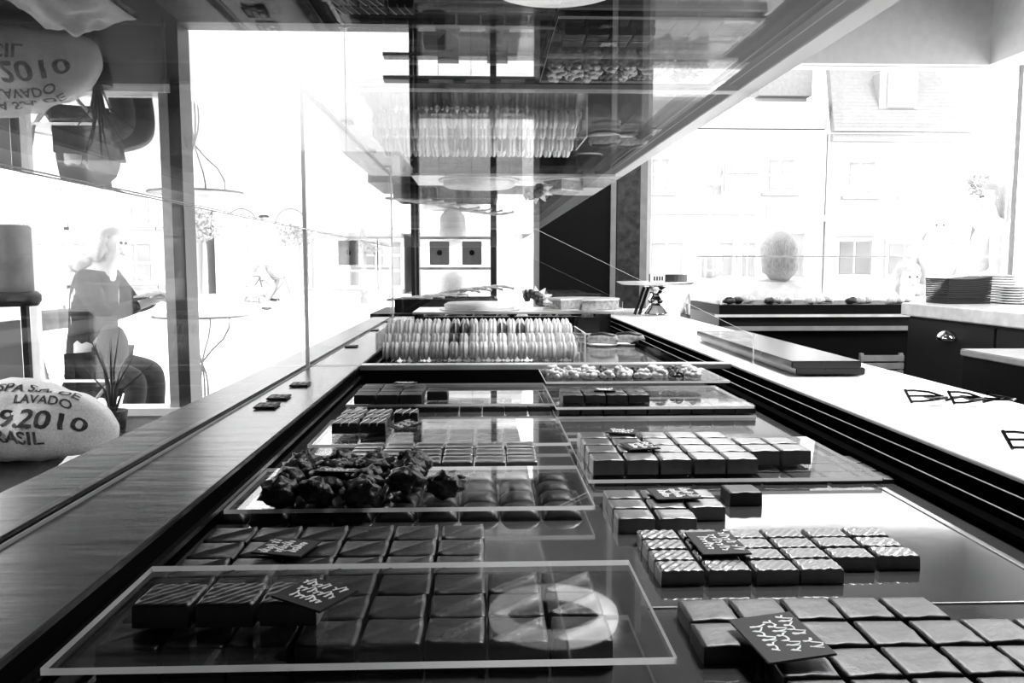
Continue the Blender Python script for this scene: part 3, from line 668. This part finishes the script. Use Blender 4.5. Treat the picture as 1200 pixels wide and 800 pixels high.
def text_mesh(s, size):
    cu = bpy.data.curves.new('t', 'FONT'); cu.body = s; cu.size = size; cu.align_x = 'CENTER'; cu.resolution_u = 3; cu.offset = .02 * size
    o = bpy.data.objects.new('t', cu); C.objects.link(o); bpy.context.view_layer.update()
    me = bpy.data.meshes.new_from_object(o.evaluated_get(bpy.context.evaluated_depsgraph_get())); bpy.data.objects.remove(o); return me
for s, size, u0, v0 in (('SPA S.A. DE', .16, .35, .085), ('LAVADO', .14, .42, .13), ('009.2010', .30, .30, .225), ('BRASIL', .2, .2, .285)):
    me = text_mesh(s, size); bm = bmesh.new(); bm.from_mesh(me)
    bmesh.ops.subdivide_edges(bm, edges=[e for e in bm.edges if e.calc_length() > .03], cuts=2)
    for v in bm.verts:
        u = u0 + v.co.x * .95; vv = v0 - v.co.y * .33
        p = sack_pt(u, vv); c = Vector((u * .40, 0, .10)); v.co = p + (p - c).normalized() * .003
    o = obj('printed_line', bm, 'ink', sk)
def drape(name, lab, c, w, d, hh, seed):
    bm = B(); n = 22
    g = [[bm.verts.new(((i / n - .5) * w, (j / n - .5) * d, hh * max(0, (1 - (2 * i / n - 1) ** 2) * (1 - (2 * j / n - 1) ** 2)) * (.6 + .5 * noise.noise(Vector((i * .22 + seed, j * .22, 0)))) + .012 * abs(noise.noise(Vector((i * .5, j * .5, seed)))) + .002)) for j in range(n + 1)] for i in range(n + 1)]
    for i in range(n):
        for j in range(n): bm.faces.new((g[i][j], g[i + 1][j], g[i + 1][j + 1], g[i][j + 1]))
    o = obj(name, bm, 'cloth', None, True, c); tag(o, lab, 'cloth'); s = o.modifiers.new('s', 'SOLIDIFY'); s.thickness = .004
drape('folded_cloth', 'crumpled white cloth on the window seat before the sack', Vector((Q(108, 525, 2.95).x, 2.95, .337)), .34, .26, .11, 2)
pp = thing('spiky_plant', 'dark spiky plant in a black pot on the window seat', 'plant', (Q(133, 505, 3.75).x, 3.75, .336))
obj('pot', lathe(B(), [(0, 0), (.05, 0), (.065, .1), (.06, .1), (.05, .09), (0, .09)], 20), 'black', pp, True)
for k in range(11):
    a = k * 2.4; L = .22 + .06 * (k % 4); sp = .03 + .035 * (k % 3)
    bm = tube(B(), [(0.01 * math.cos(a), .01 * math.sin(a), .09), (sp * .5 * math.cos(a), sp * .5 * math.sin(a), .09 + L * .5), (sp * 1.8 * math.cos(a), sp * 1.8 * math.sin(a), .09 + L)], [.006, .005, .001], 5)
    obj('leaf', bm, 'plant', pp)
# stool and dark stack at far left
A = Q(8, 350, 3.4); t = thing('drum_stool', 'tall stool with pale drum and black padded rim at the far left', 'stool', (A.x, 3.4, .336))
obj('padded_rim', lathe(B(), [(0, 0), (.11, 0), (.125, .02), (.125, .045), (.11, .06), (0, .06)], 28, (0, 0, A.z - .336 - .03)), 'black', t, True)
obj('drum', lathe(B(), [(0, 0), (.10, 0), (.10, .26), (.09, .27), (0, .27)], 28, (0, 0, A.z - .336 + .03)), 'mesh_grey', t, True)
for sx in (-.07, .07): obj('leg', bx(sx - .012, sx + .012, -.012, .012, 0, A.z - .336 - .03), 'black', t)
t = thing('dark_cupboard', 'narrow dark cupboard with a white upright edge at the far left', 'cupboard', (XL + .02, 3.75, .336))
obj('body', bx(0, .17, 0, .3, 0, .5), 'cabinet', t); obj('white_edge', bx(.17, .186, -.005, .02, 0, .5), 'porcelain', t)

# ------------------------------------------------------------------ people
def skin_obj(name, verts, edges, radii, m, parent, root=0, sub=2):
    bm = B(); vs = [bm.verts.new(v) for v in verts]
    for a, b in edges: bm.edges.new((vs[a], vs[b]))
    me = bpy.data.meshes.new(name); bm.to_mesh(me); bm.free(); me.materials.append(M[m]); me.shade_smooth()
    o = link(name, me, parent); sk = o.modifiers.new('skin', 'SKIN'); sk.use_smooth_shade = True
    if not me.skin_vertices: me.skin_vertices  # layer made by the modifier
    return o, radii, root
def finish_skin(o, radii, root, sub=2):
    me = o.data
    bm = bmesh.new(); bm.from_mesh(me); lay = bm.verts.layers.skin.verify()
    for v, r in zip(bm.verts, radii): v[lay].radius = (r, r) if isinstance(r, (int, float)) else r; v[lay].use_root = (v.index == root)
    bm.to_mesh(me); bm.free()
    s = o.modifiers.new('sub', 'SUBSURF'); s.levels = sub; s.render_levels = sub
def person(label, J, hair='hair', coat='coat', trousers='jeans', face=(1, 0, 0), fingers=True, hairlen=.06, sc=1.0, bald=False, extra=None):
    """J: dictionary of joint positions in the world"""
    t = thing('person', label, 'person', (J['pelvis'].x, J['pelvis'].y, 0)); off = Vector((J['pelvis'].x, J['pelvis'].y, 0))
    J = {k: v - off for k, v in J.items()}; f = Vector(face).normalized(); up = Vector((0, 0, 1)); side = f.cross(up)
    V, E, Rr = [], [], []
    def add(p, r, par=None):
        V.append(p); Rr.append(r)
        if par is not None: E.append((par, len(V) - 1))
        return len(V) - 1
    pe = add(J['pelvis'], .13 * sc); be = add(J['pelvis'].lerp(J['chest'], .45), .11 * sc, pe); ch = add(J['chest'], .135 * sc, be)
    ne = add(J['neck'], .055 * sc, ch); hb = add(J['head'] - up * .05 * sc, .065 * sc, ne); hc = add(J['head'] + up * .03 * sc, .085 * sc, hb); add(J['head'] + up * .085 * sc, .05 * sc, hc)
    add(J['head'] + f * .085 * sc - up * .015 * sc, .018 * sc, hb)
    for s in 'LR':
        if 'sh' + s in J:
            a = add(J['sh' + s], .062 * sc, ch); b_ = add(J['el' + s], .042 * sc, a); w = add(J['wr' + s], .028 * sc, b_)
            d = (J['wr' + s] - J['el' + s]).normalized(); pm = add(J['wr' + s] + d * .05 * sc, .032 * sc, w)
            if fingers:
                q = d.cross(up).normalized() if abs(d.z) < .9 else side
                for k in range(4):
                    o_ = q * (k - 1.5) * .02 * sc; a1 = add(J['wr' + s] + d * .09 * sc + o_, .0095 * sc, pm); L = (.065, .08, .075, .055)[k]
                    a2 = add(V[a1] + d * L * .6 * sc - up * .008, .009 * sc, a1); add(V[a2] + d * L * .3 * sc - up * .02 * sc, .008 * sc, a2)
                a1 = add(J['wr' + s] + d * .045 * sc + q * -.04 * sc, .011 * sc, pm); add(V[a1] + d * .035 * sc - up * .01, .0095 * sc, a1)
        if 'hip' + s in J:
            a = add(J['hip' + s], .095 * sc, pe); b_ = add(J['kn' + s], .06 * sc, a); w = add(J['an' + s], .04 * sc, b_); add(J['an' + s] + f * .14 * sc - up * .05 * sc, .035 * sc, w)
    o, r_, ro = skin_obj('body', V, E, Rr, 'skin', t); finish_skin(o, Rr, 0)
    # clothes follow the body
    V2, E2, R2 = [], [], []
    def add2(p, r, par=None):
        V2.append(p); R2.append(r)
        if par is not None: E2.append((par, len(V2) - 1))
        return len(V2) - 1
    p0 = add2(J['pelvis'] - up * .02, .155 * sc); add2(J['pelvis'] - up * .13 * sc, .15 * sc, p0); b0 = add2(J['pelvis'].lerp(J['chest'], .45), .135 * sc, p0); c0 = add2(J['chest'], .155 * sc, b0); add2(J['neck'].lerp(J['chest'], .35), .085 * sc, c0)
    for s in 'LR':
        if 'sh' + s in J: a = add2(J['sh' + s], .078 * sc, c0); b_ = add2(J['el' + s], .056 * sc, a); add2(J['wr' + s], .042 * sc, b_)
    o, r_, ro = skin_obj('coat', V2, E2, R2, coat, t); finish_skin(o, R2, 0)
    if 'hipL' in J:
        V2.clear(); E2.clear(); R2.clear()
        p0 = add2(J['pelvis'], .148 * sc)
        for s in 'LR': a = add2(J['hip' + s], .108 * sc, p0); b_ = add2(J['kn' + s], .074 * sc, a); add2(J['an' + s] + up * .03, .056 * sc, b_)
        o, r_, ro = skin_obj('trousers', V2, E2, R2, trousers, t); finish_skin(o, R2, 0)
        for s in 'LR':
            bm = B(); c = J['an' + s] - up * .05 * sc + f * .06; lump(bm, (0, 0, 0), .05 * sc, 1, .05, 3, (2.4, .85, .8))
            so = obj('shoe', bm, 'shoe', t, True, c, (0, 0, math.atan2(f.y, f.x)))
    # hair cap, eyes, mouth
    bm = B(); lump(bm, (0, 0, 0), .112 * sc, 3, .10, 3, (1.0, .92, 1.05), 4)
    fl_ = Vector((1, 0, 0))
    for v in list(bm.verts):
        if v.co.x > .045 * sc and v.co.z < .055 * sc: v.co = v.co * .62
        if v.co.z < -.03 * sc and v.co.x < .0: v.co.z -= hairlen * sc
    obj('hair', bm, hair, t, True, J['head'] + up * .028 * sc - f * .012, (0, 0, math.atan2(f.y, f.x)))
    for s in (-1, 1):
        bm = B(); lump(bm, (0, 0, 0), .009 * sc, 1, 0, 2); obj('eye', bm, 'ink', t, True, J['head'] + f * .083 * sc + side * s * .03 * sc + up * .012 * sc)
        bm = B(); lump(bm, (0, 0, 0), .018 * sc, 1, .1, 2, (.8, .4, 1.3)); obj('ear', bm, 'skin', t, True, J['head'] + side * s * .085 * sc, (0, 0, math.atan2(f.y, f.x)))
    bm = B(); lump(bm, (0, 0, 0), .02 * sc, 1, .1, 2, (.4, 1.0, .35)); obj('mouth', bm, 'mesh_grey', t, True, J['head'] + f * .082 * sc - up * .055 * sc, (0, 0, math.atan2(f.y, f.x)))
    return t
def q(px, py, Y, dy=0): v = Q(px, py, Y); v.y += dy; return v
D = 4.85
seat = dict(pelvis=q(108, 427, D), chest=q(110, 345, D), neck=q(122, 310, D), head=q(128, 287, D),
            shL=q(116, 328, D, .17), elL=q(140, 362, D, .22), wrL=q(172, 352, D, .12), shR=q(114, 328, D, -.17), elR=q(140, 368, D, -.2), wrR=q(172, 356, D, -.08),
            hipL=q(118, 432, D, .09), knL=q(174, 436, D, .12), anL=q(170, 512, D, .12), hipR=q(118, 434, D, -.09), knR=q(172, 440, D, -.12), anR=q(160, 514, D, -.12))
person('seated person in grey patterned coat reading outside the left window', seat, hair='hair', face=(1, 0, 0))
ft = thing('fur_collar', 'fluffy pale hood lying over the seated reader shoulders', 'hood', q(101, 307, D) ); bm = B()
for k in range(9): lump(bm, (random.uniform(-.07, .06), random.uniform(-.12, .12), random.uniform(-.03, .035)), .045, k, .6)
obj('fur', bm, 'hair', ft, True)
o = obj('open_magazine', prism(B(), [(0, 0), (.14, .03), (.26, -.01), (.26, .0), (.14, .045), (0, .012)], 'y', -.16, .16), 'paper', None, False, q(170, 348, D)); tag(o, 'open magazine held by the seated reader', 'magazine')
bm = B(); lump(bm, (0, 0, 0), .10, 4, .1, 3, (.85, .6, 1.25)); o = obj('handbag', bm, 'blackmatt', None, True, q(132, 405, D - .22)); tag(o, 'round black handbag at the side of the seated reader', 'bag')
# folding chairs
def folding_chair(c, rz, lab):
    t = thing('folding_chair', lab, 'chair', c, rz)
    obj('seat', bx(-.2, .2, -.2, .2, .44, .455), 'lightmetal', t)
    for s in (-1, 1):
        obj('leg', tube(B(), [(-.25, s * .19, .86), (-.17, s * .19, .46), (.2, s * .19, 0)], .010, 8), 'frame', t)
        obj('leg', tube(B(), [(.18, s * .17, .45), (-.2, s * .17, 0)], .010, 8), 'frame', t)
    obj('backrest', bx(-.262, -.245, -.19, .19, .72, .84), 'frame', t); obj('stretcher', tube(B(), [(.1, -.18, .12), (.1, .18, .12)], .006, 6), 'frame', t)
folding_chair((q(110, 440, D).x, D, 0), R(0), 'grey folding chair under the seated reader outside')
folding_chair((q(20, 440, 4.9).x, 5.1, 0), R(160), 'empty grey folding chair behind the seated reader outside')
# bistro table
c = q(235, 372, D); zt_ = q(235, 368, D).z
t = thing('bistro_table', 'bistro table with thin top and curved metal legs outside left window', 'table', (c.x, D, 0))
obj('tabletop', lathe(B(), [(0, 0), (.26, 0), (.265, .006), (.26, .014), (0, .014)], 40, (0, 0, zt_ - .014)), 'porcelain', t)
obj('top_rim', lathe(B(), [(.262, .0), (.268, .0), (.268, .012), (.262, .012)], 40, (0, 0, zt_ - .016)), 'frame', t)
for k in range(4):
    a = k * math.pi / 2; zz = [zt_ - .014 - i * (zt_ - .014) / 12 for i in range(13)]
    prof = [.17, .165, .13, .06, .005, -.02, -.03, -.03, -.02, .005, .07, .14, .2]
    obj('leg', tube(B(), [(math.cos(a) * p, math.sin(a) * p, z) for p, z in zip(prof, zz)], .006, 6), 'frame', t)
# standing people beyond the right window
def standing(px, py, Y, lab, ht=1.68, face=(0, -1, 0), **k):
    h = Q(px, py, Y); x, z = h.x, h.z; s = k.get('sc', 1); f = Vector(face).normalized(); sd = Vector((-f.y, f.x, 0))
    b = Vector((x, Y, 0)); u = Vector((0, 0, 1)); H = z
    J = dict(pelvis=b + u * H * .585, chest=b + u * H * .80, neck=b + u * (H - .15 * s), head=b + u * H)
    for n_, g_ in (('L', 1), ('R', -1)):
        J['sh' + n_] = b + u * H * .845 + sd * g_ * .18 * s; J['el' + n_] = b + u * H * .66 + sd * g_ * .23 * s + f * .03; J['wr' + n_] = b + u * H * .62 + sd * g_ * .12 * s + f * .25 * s
        J['hip' + n_] = b + u * H * .54 + sd * g_ * .09 * s; J['kn' + n_] = b + u * H * .30 + sd * g_ * .10 * s + f * .02; J['an' + n_] = b + u * .07 + sd * g_ * .1 * s
    return person(lab, J, face=face, fingers=True, **k)
standing(1095, 266, 6.6, 'person in grey scarf facing the shop behind the right window', coat='scarf', hair='hair')
standing(912, 301, 4.75, 'person with long fair hair and white coat, back turned, outside the right window', coat='whitecoat', hair='roundhair', face=(0, 1, 0), hairlen=.05, sc=1.08)
standing(1064, 326, 5.4, 'child with pale hair and pale coat looking in through the right window', coat='whitecoat', sc=.85)
standing(830, 303, 6.2, 'person with pale hair far outside above the cake stand', coat='whitecoat', hair='hair', face=(0, 1, 0))
standing(1166, 232, 5.6, 'tall person in grey coat leaning at the far right outside the window', coat='mesh_grey', hair='darkhair', face=(-1, .3, 0), hairlen=.1)
standing(531, 333, 5.6, 'person with wispy fair hair outside the narrow middle window', coat='whitecoat', hair='hair', face=(0, 1, 0), sc=.9)

# ------------------------------------------------------------------ street
tag(obj('pavement', bx(-60, 60, FY + .14, 80, -.12, -.02), 'street'), kind='structure')
# cyclist
YB2 = 18.0
def bike(c, lab):
    t = thing('bicycle', lab, 'bicycle', c)
    for s, nm_ in ((-.53, 'wheel'), (.53, 'wheel')):
        bm = B(); n = 32; tube(bm, [(s + .33 * math.cos(2 * math.pi * k / n), 0, .35 + .33 * math.sin(2 * math.pi * k / n)) for k in range(n + 1)], .018, 8, False)
        w = obj(nm_, bm, 'mesh_grey', t)
        bm = B()
        for k in range(8): a = k * math.pi / 4; tube(bm, [(s, 0, .35), (s + .32 * math.cos(a), 0, .35 + .32 * math.sin(a))], .004, 4)
        obj('spokes', bm, 'greypanel', w)
    bm = B()
    for a, b in (((-.53, .35), (-.05, .3)), ((-.53, .35), (-.17, .85)), ((-.05, .3), (-.2, .95)), ((-.05, .3), (.36, .78)), ((-.18, .78), (.35, .85)), ((.53, .35), (.34, .95))): tube(bm, [(a[0], 0, a[1]), (b[0], 0, b[1])], .02, 6)
    obj('frame', bm, 'greypanel', t); obj('saddle', bx(-.3, -.08, -.06, .06, .95, .99, bev=.01), 'mesh_grey', t); obj('handlebar', tube(B(), [(.25, -.25, 1.02), (.34, 0, 1.0), (.25, .25, 1.02)], .014, 6), 'mesh_grey', t)
    bm = B(); lump(bm, (0, 0, 0), .2, 3, .1, 3, (1.2, .7, .7)); obj('pannier', bm, 'mesh_grey', t, True, (-.25, -.15, .55)); return t
bc = q(315, 370, YB2); bc.z = -.02; bike(bc, 'pale bicycle with bags ridden along the far street')
b = Vector((bc.x, YB2, 0)); v = lambda x, y, z: b + Vector((x, y, z))
person('cyclist in pale clothes riding across the far street', dict(pelvis=v(-.2, 0, 1.06), chest=v(.02, 0, 1.42), neck=v(.12, 0, 1.6), head=v(.2, 0, 1.76),
       shL=v(.06, .17, 1.5), elL=v(.22, .22, 1.25), wrL=v(.26, .24, 1.08), shR=v(.06, -.17, 1.5), elR=v(.22, -.22, 1.25), wrR=v(.26, -.24, 1.08),
       hipL=v(-.15, .09, 1.0), knL=v(.2, .1, .82), anL=v(.05, .1, .4), hipR=v(-.15, -.09, 1.0), knR=v(.15, -.1, .65), anR=v(-.08, -.1, .22)), coat='whitecoat', trousers='mesh_grey', fingers=False)
# building across the street
YF = 30.0
def building(name, lab, x0p, x1p, ytop, Y=YF, depth=8, mm='facade'):
    t = thing(name, lab, 'building', (0, Y, 0)); a, b_ = Q(x0p, 300, Y).x, Q(x1p, 300, Y).x
    obj('wall', bx(a, b_, 0, depth, -.1, Q(900, ytop, Y).z), mm, t); return t
def bwin(t, x0, x1, y0, y1, Y=YF, cols=2, rows=2, sill=True):
    a, b_ = Q(x0, 300, Y).x, Q(x1, 300, Y).x; z0, z1 = Q((x0 + x1) / 2, y1, Y).z, Q((x0 + x1) / 2, y0, Y).z; f = .12
    bm = B(); box(bm, a - f, a, -.1, .02, z0 - f, z1 + f); box(bm, b_, b_ + f, -.1, .02, z0 - f, z1 + f); box(bm, a, b_, -.1, .02, z1, z1 + f); box(bm, a, b_, -.1, .02, z0 - f, z0)
    w = obj('window', bm, 'facade', t)
    for i in range(cols):
        for j in range(rows):
            g = .05; obj('window_pane', bx(a + (b_ - a) * i / cols + g, a + (b_ - a) * (i + 1) / cols - g, -.03, -.005, z0 + (z1 - z0) * j / rows + g, z0 + (z1 - z0) * (j + 1) / rows - g), 'fwin', w)
    if sill: obj('window_sill', bx(a - .25, b_ + .25, -.22, .0, z0 - .24, z0 - .13), 'greypanel', w)
t = building('corner_house', 'pale corner house across the street with tiled roof and dormer', 966, 1126, 156)
for w_ in ((990, 1020, 190, 226), (1055, 1083, 192, 226)): bwin(t, *w_)
for w_ in ((982, 1020, 282, 322), (1040, 1080, 284, 322), (1092, 1118, 284, 322)): bwin(t, *w_, rows=1, sill=False)
obj('cornice', bx(Q(968, 300, YF).x, Q(1128, 300, YF).x, -.25, 0, Q(900, 166, YF).z, Q(900, 158, YF).z), 'greypanel', t)
obj('awning', prism(B(), [(0, Q(1050, 252, YF).z), (-1.6, Q(1050, 262, YF).z), (-1.6, Q(1050, 266, YF).z), (0, Q(1050, 256, YF).z)], 'x', Q(955, 300, YF).x, Q(1118, 300, YF).x), 'facade', t)
# mansard roof in tile courses, rising backwards
a0, a1 = Q(967, 300, YF).x, Q(1130, 300, YF).x; z0, z1 = Q(1050, 156, YF).z, Q(1050, 60, YF).z + .6; bm = B(); nrow = 26
for k in range(nrow):
    f0, f1 = k / nrow, (k + 1) / nrow; zz0 = z0 + (z1 - z0) * f0; zz1 = z0 + (z1 - z0) * f1; y0 = -.4 + 1.6 * f0
    box(bm, a0 + .3 * f0, a1 - 1.6 * f0, y0, y0 + .35, zz0, zz1)
obj('roof', bm, 'roof', t); tag(bpy.data.objects[-1] if False else t)
dz0, dz1 = Q(1040, 128, YF).z, Q(1040, 82, YF).z; d0, d1 = Q(1022, 300, YF).x, Q(1066, 300, YF).x
obj('dormer', prism(B(), [(d0, dz0), (d1, dz0), (d1, dz1 - .1), ((d0 + d1) / 2, dz1 + .3), (d0, dz1 - .1)], 'y', -.05, 2.2), 'greypanel', t)
df = obj('dormer_window', bx(d0 + .3, d1 - .12, -.14, -.06, dz0 + .05, dz1 - .1), 'facade', t)
for i in range(2):
    for j in range(2):
        xx = d0 + .42 + i * (d1 - d0 - .62) / 2; hz = (dz1 - dz0 - .3) / 2; obj('window_pane', bx(xx, xx + (d1 - d0 - .62) / 2 - .1, -.16, -.141, dz0 + .15 + j * hz, dz0 + .15 + (j + 1) * hz - .1), 'fwin', df)
t = building('shop_house', 'long pale house with street shops left of the corner house', 641, 964, 152)
for w_ in ((897, 926, 187, 222), (762, 782, 186, 222)): bwin(t, *w_)
obj('roof', bx(Q(641, 300, YF).x, Q(964, 300, YF).x, .0, 6, Q(800, 150, YF).z, Q(800, 118, YF).z), 'greypanel', t)
obj('upper_storey', bx(Q(641, 300, YF).x, Q(964, 300, YF).x, 2, 8, Q(800, 118, YF).z, Q(800, 100, YF).z), 'facade', t)
obj('upper_roof', bx(Q(900, 300, YF).x, Q(964, 300, YF).x, 1.5, 8, Q(800, 101, YF).z, Q(800, 60, YF).z), 'roof', t)
obj('shopfront_fascia', bx(Q(640, 300, YF).x, Q(884, 300, YF).x, -.3, 0, Q(800, 252, YF).z, Q(800, 247, YF).z), 'greypanel', t)
for w_ in ((762, 800, 284, 325), (818, 858, 284, 325), (868, 884, 284, 325), (899, 941, 273, 325)): bwin(t, *w_, rows=1, sill=False)
def sign(name, lab, x0, x1, y0, y1, Y, m='greypanel', rnd=False):
    a, b_ = Q(x0, 300, Y).x, Q(x1, 300, Y).x; z0, z1 = Q(x0, y1, Y).z, Q(x0, y0, Y).z
    t = thing(name, lab, 'sign', ((a + b_) / 2, Y, 0)); w = (b_ - a) / 2
    if rnd: obj('disc', lathe(B(), [(0, 0), (w, 0), (w, .05), (0, .05)], 28), m, t, False, (0, 0, (z0 + z1) / 2), (R(90), 0, 0))
    else: obj('panel', bx(-w, w, 0, .05, z0, z1), m, t)
    obj('border', bx(-w * .9, w * .9, -.012, -.0, z0 + (z1 - z0) * .46, z0 + (z1 - z0) * .5), 'facade', t); return t
t = sign('street_sign', 'tall pale two-part sign on a pole in the street outside', 847, 891, 177, 224, 12); obj('pole', tube(B(), [(0, .08, -.02), (0, .08, Q(868, 172, 12).z)], .035, 8), 'lightmetal', t); obj('lower_panel', bx(-.22, .22, 0, .05, Q(868, 248, 12).z, Q(868, 228, 12).z), 'greypanel', t)
t = sign('round_sign', 'round pale traffic sign beside the tall street sign', 820, 844, 190, 214, 12.1, rnd=True); obj('plate_below', bx(-.15, .15, 0, .04, Q(832, 229, 12.1).z, Q(832, 217, 12.1).z), 'greypanel', t); obj('pole', tube(B(), [(0, .06, -.02), (0, .06, Q(832, 186, 12.1).z)], .025, 8), 'lightmetal', t)
sign('wall_sign', 'small pale lettered sign on the wall under the house window', 897, 936, 240, 258, 29.6)
t = building('arched_house', 'pale building with arched windows seen through the left window', -260, 225, 120, 31)
for x0 in (40, 88, 140, 195):
    for (y0, y1) in ((220, 262), (285, 330)): bwin(t, x0, x0 + 38 if x0 != 195 else x0 + 22, y0, y1, 31)
t = building('middle_house', 'pale house with dark shop windows behind the cyclist', 252, 470, 180, 31.5)
for w_ in ((268, 282, 225, 252), (345, 362, 262, 335), (372, 400, 262, 335), (410, 440, 262, 335), (446, 470, 262, 335)): bwin(t, *w_, Y=31.5, cols=2, rows=4, sill=False)
t = building('inner_house', 'pale house seen through the narrow middle window', 484, 612, 140, 32)
for w_ in ((495, 512, 220, 250), (535, 552, 220, 250), (590, 607, 220, 250)): bwin(t, *w_, Y=32)
# lamp post and tree
t = thing('lamp_post', 'slender street lamp post behind the cyclist', 'lamp post', (Q(289, 300, 22).x, 22, 0)); obj('pole', tube(B(), [(0, 0, -.02), (0, 0, 2.9)], .06, 8), 'greypanel', t); obj('lantern', lathe(B(), [(0, 0), (.15, .05), (.2, .3), (0, .4)], 12, (0, 0, 2.85)), 'greypanel', t)
for i, (px, py, Y, r) in enumerate(((347, 262, 26, .9), (425, 268, 24, .8), (238, 262, 26, .6), (1150, 215, 22, .5))):
    c = Q(px, py, Y); t = thing('street_tree', 'small pale tree in the far street, %s' % ['behind the cyclist', 'right of the cyclist', 'left of the cyclist', 'beyond the corner house'][i], 'tree', (c.x, Y, 0))
    obj('trunk', tube(B(), [(0, 0, -.02), (.03, 0, c.z * .6), (0, 0, c.z)], [.1, .07, .04], 8), 'leaf', t)
    bm = B(); rnd = random.Random(i)
    for k in range(380):
        d = Vector((rnd.gauss(0, 1), rnd.gauss(0, 1), rnd.gauss(0, 1))).normalized() * r * rnd.uniform(.35, 1); s = .09
        n1 = Vector((rnd.gauss(0, 1), rnd.gauss(0, 1), rnd.gauss(0, 1))).normalized() * s; n2 = n1.orthogonal().normalized() * s
        p = d + Vector((0, 0, c.z)); bm.faces.new([bm.verts.new(p + n1), bm.verts.new(p + n2 * .5), bm.verts.new(p - n1), bm.verts.new(p - n2 * .5)])
    tag(obj('foliage', bm, 'leaf', t), kind='stuff')
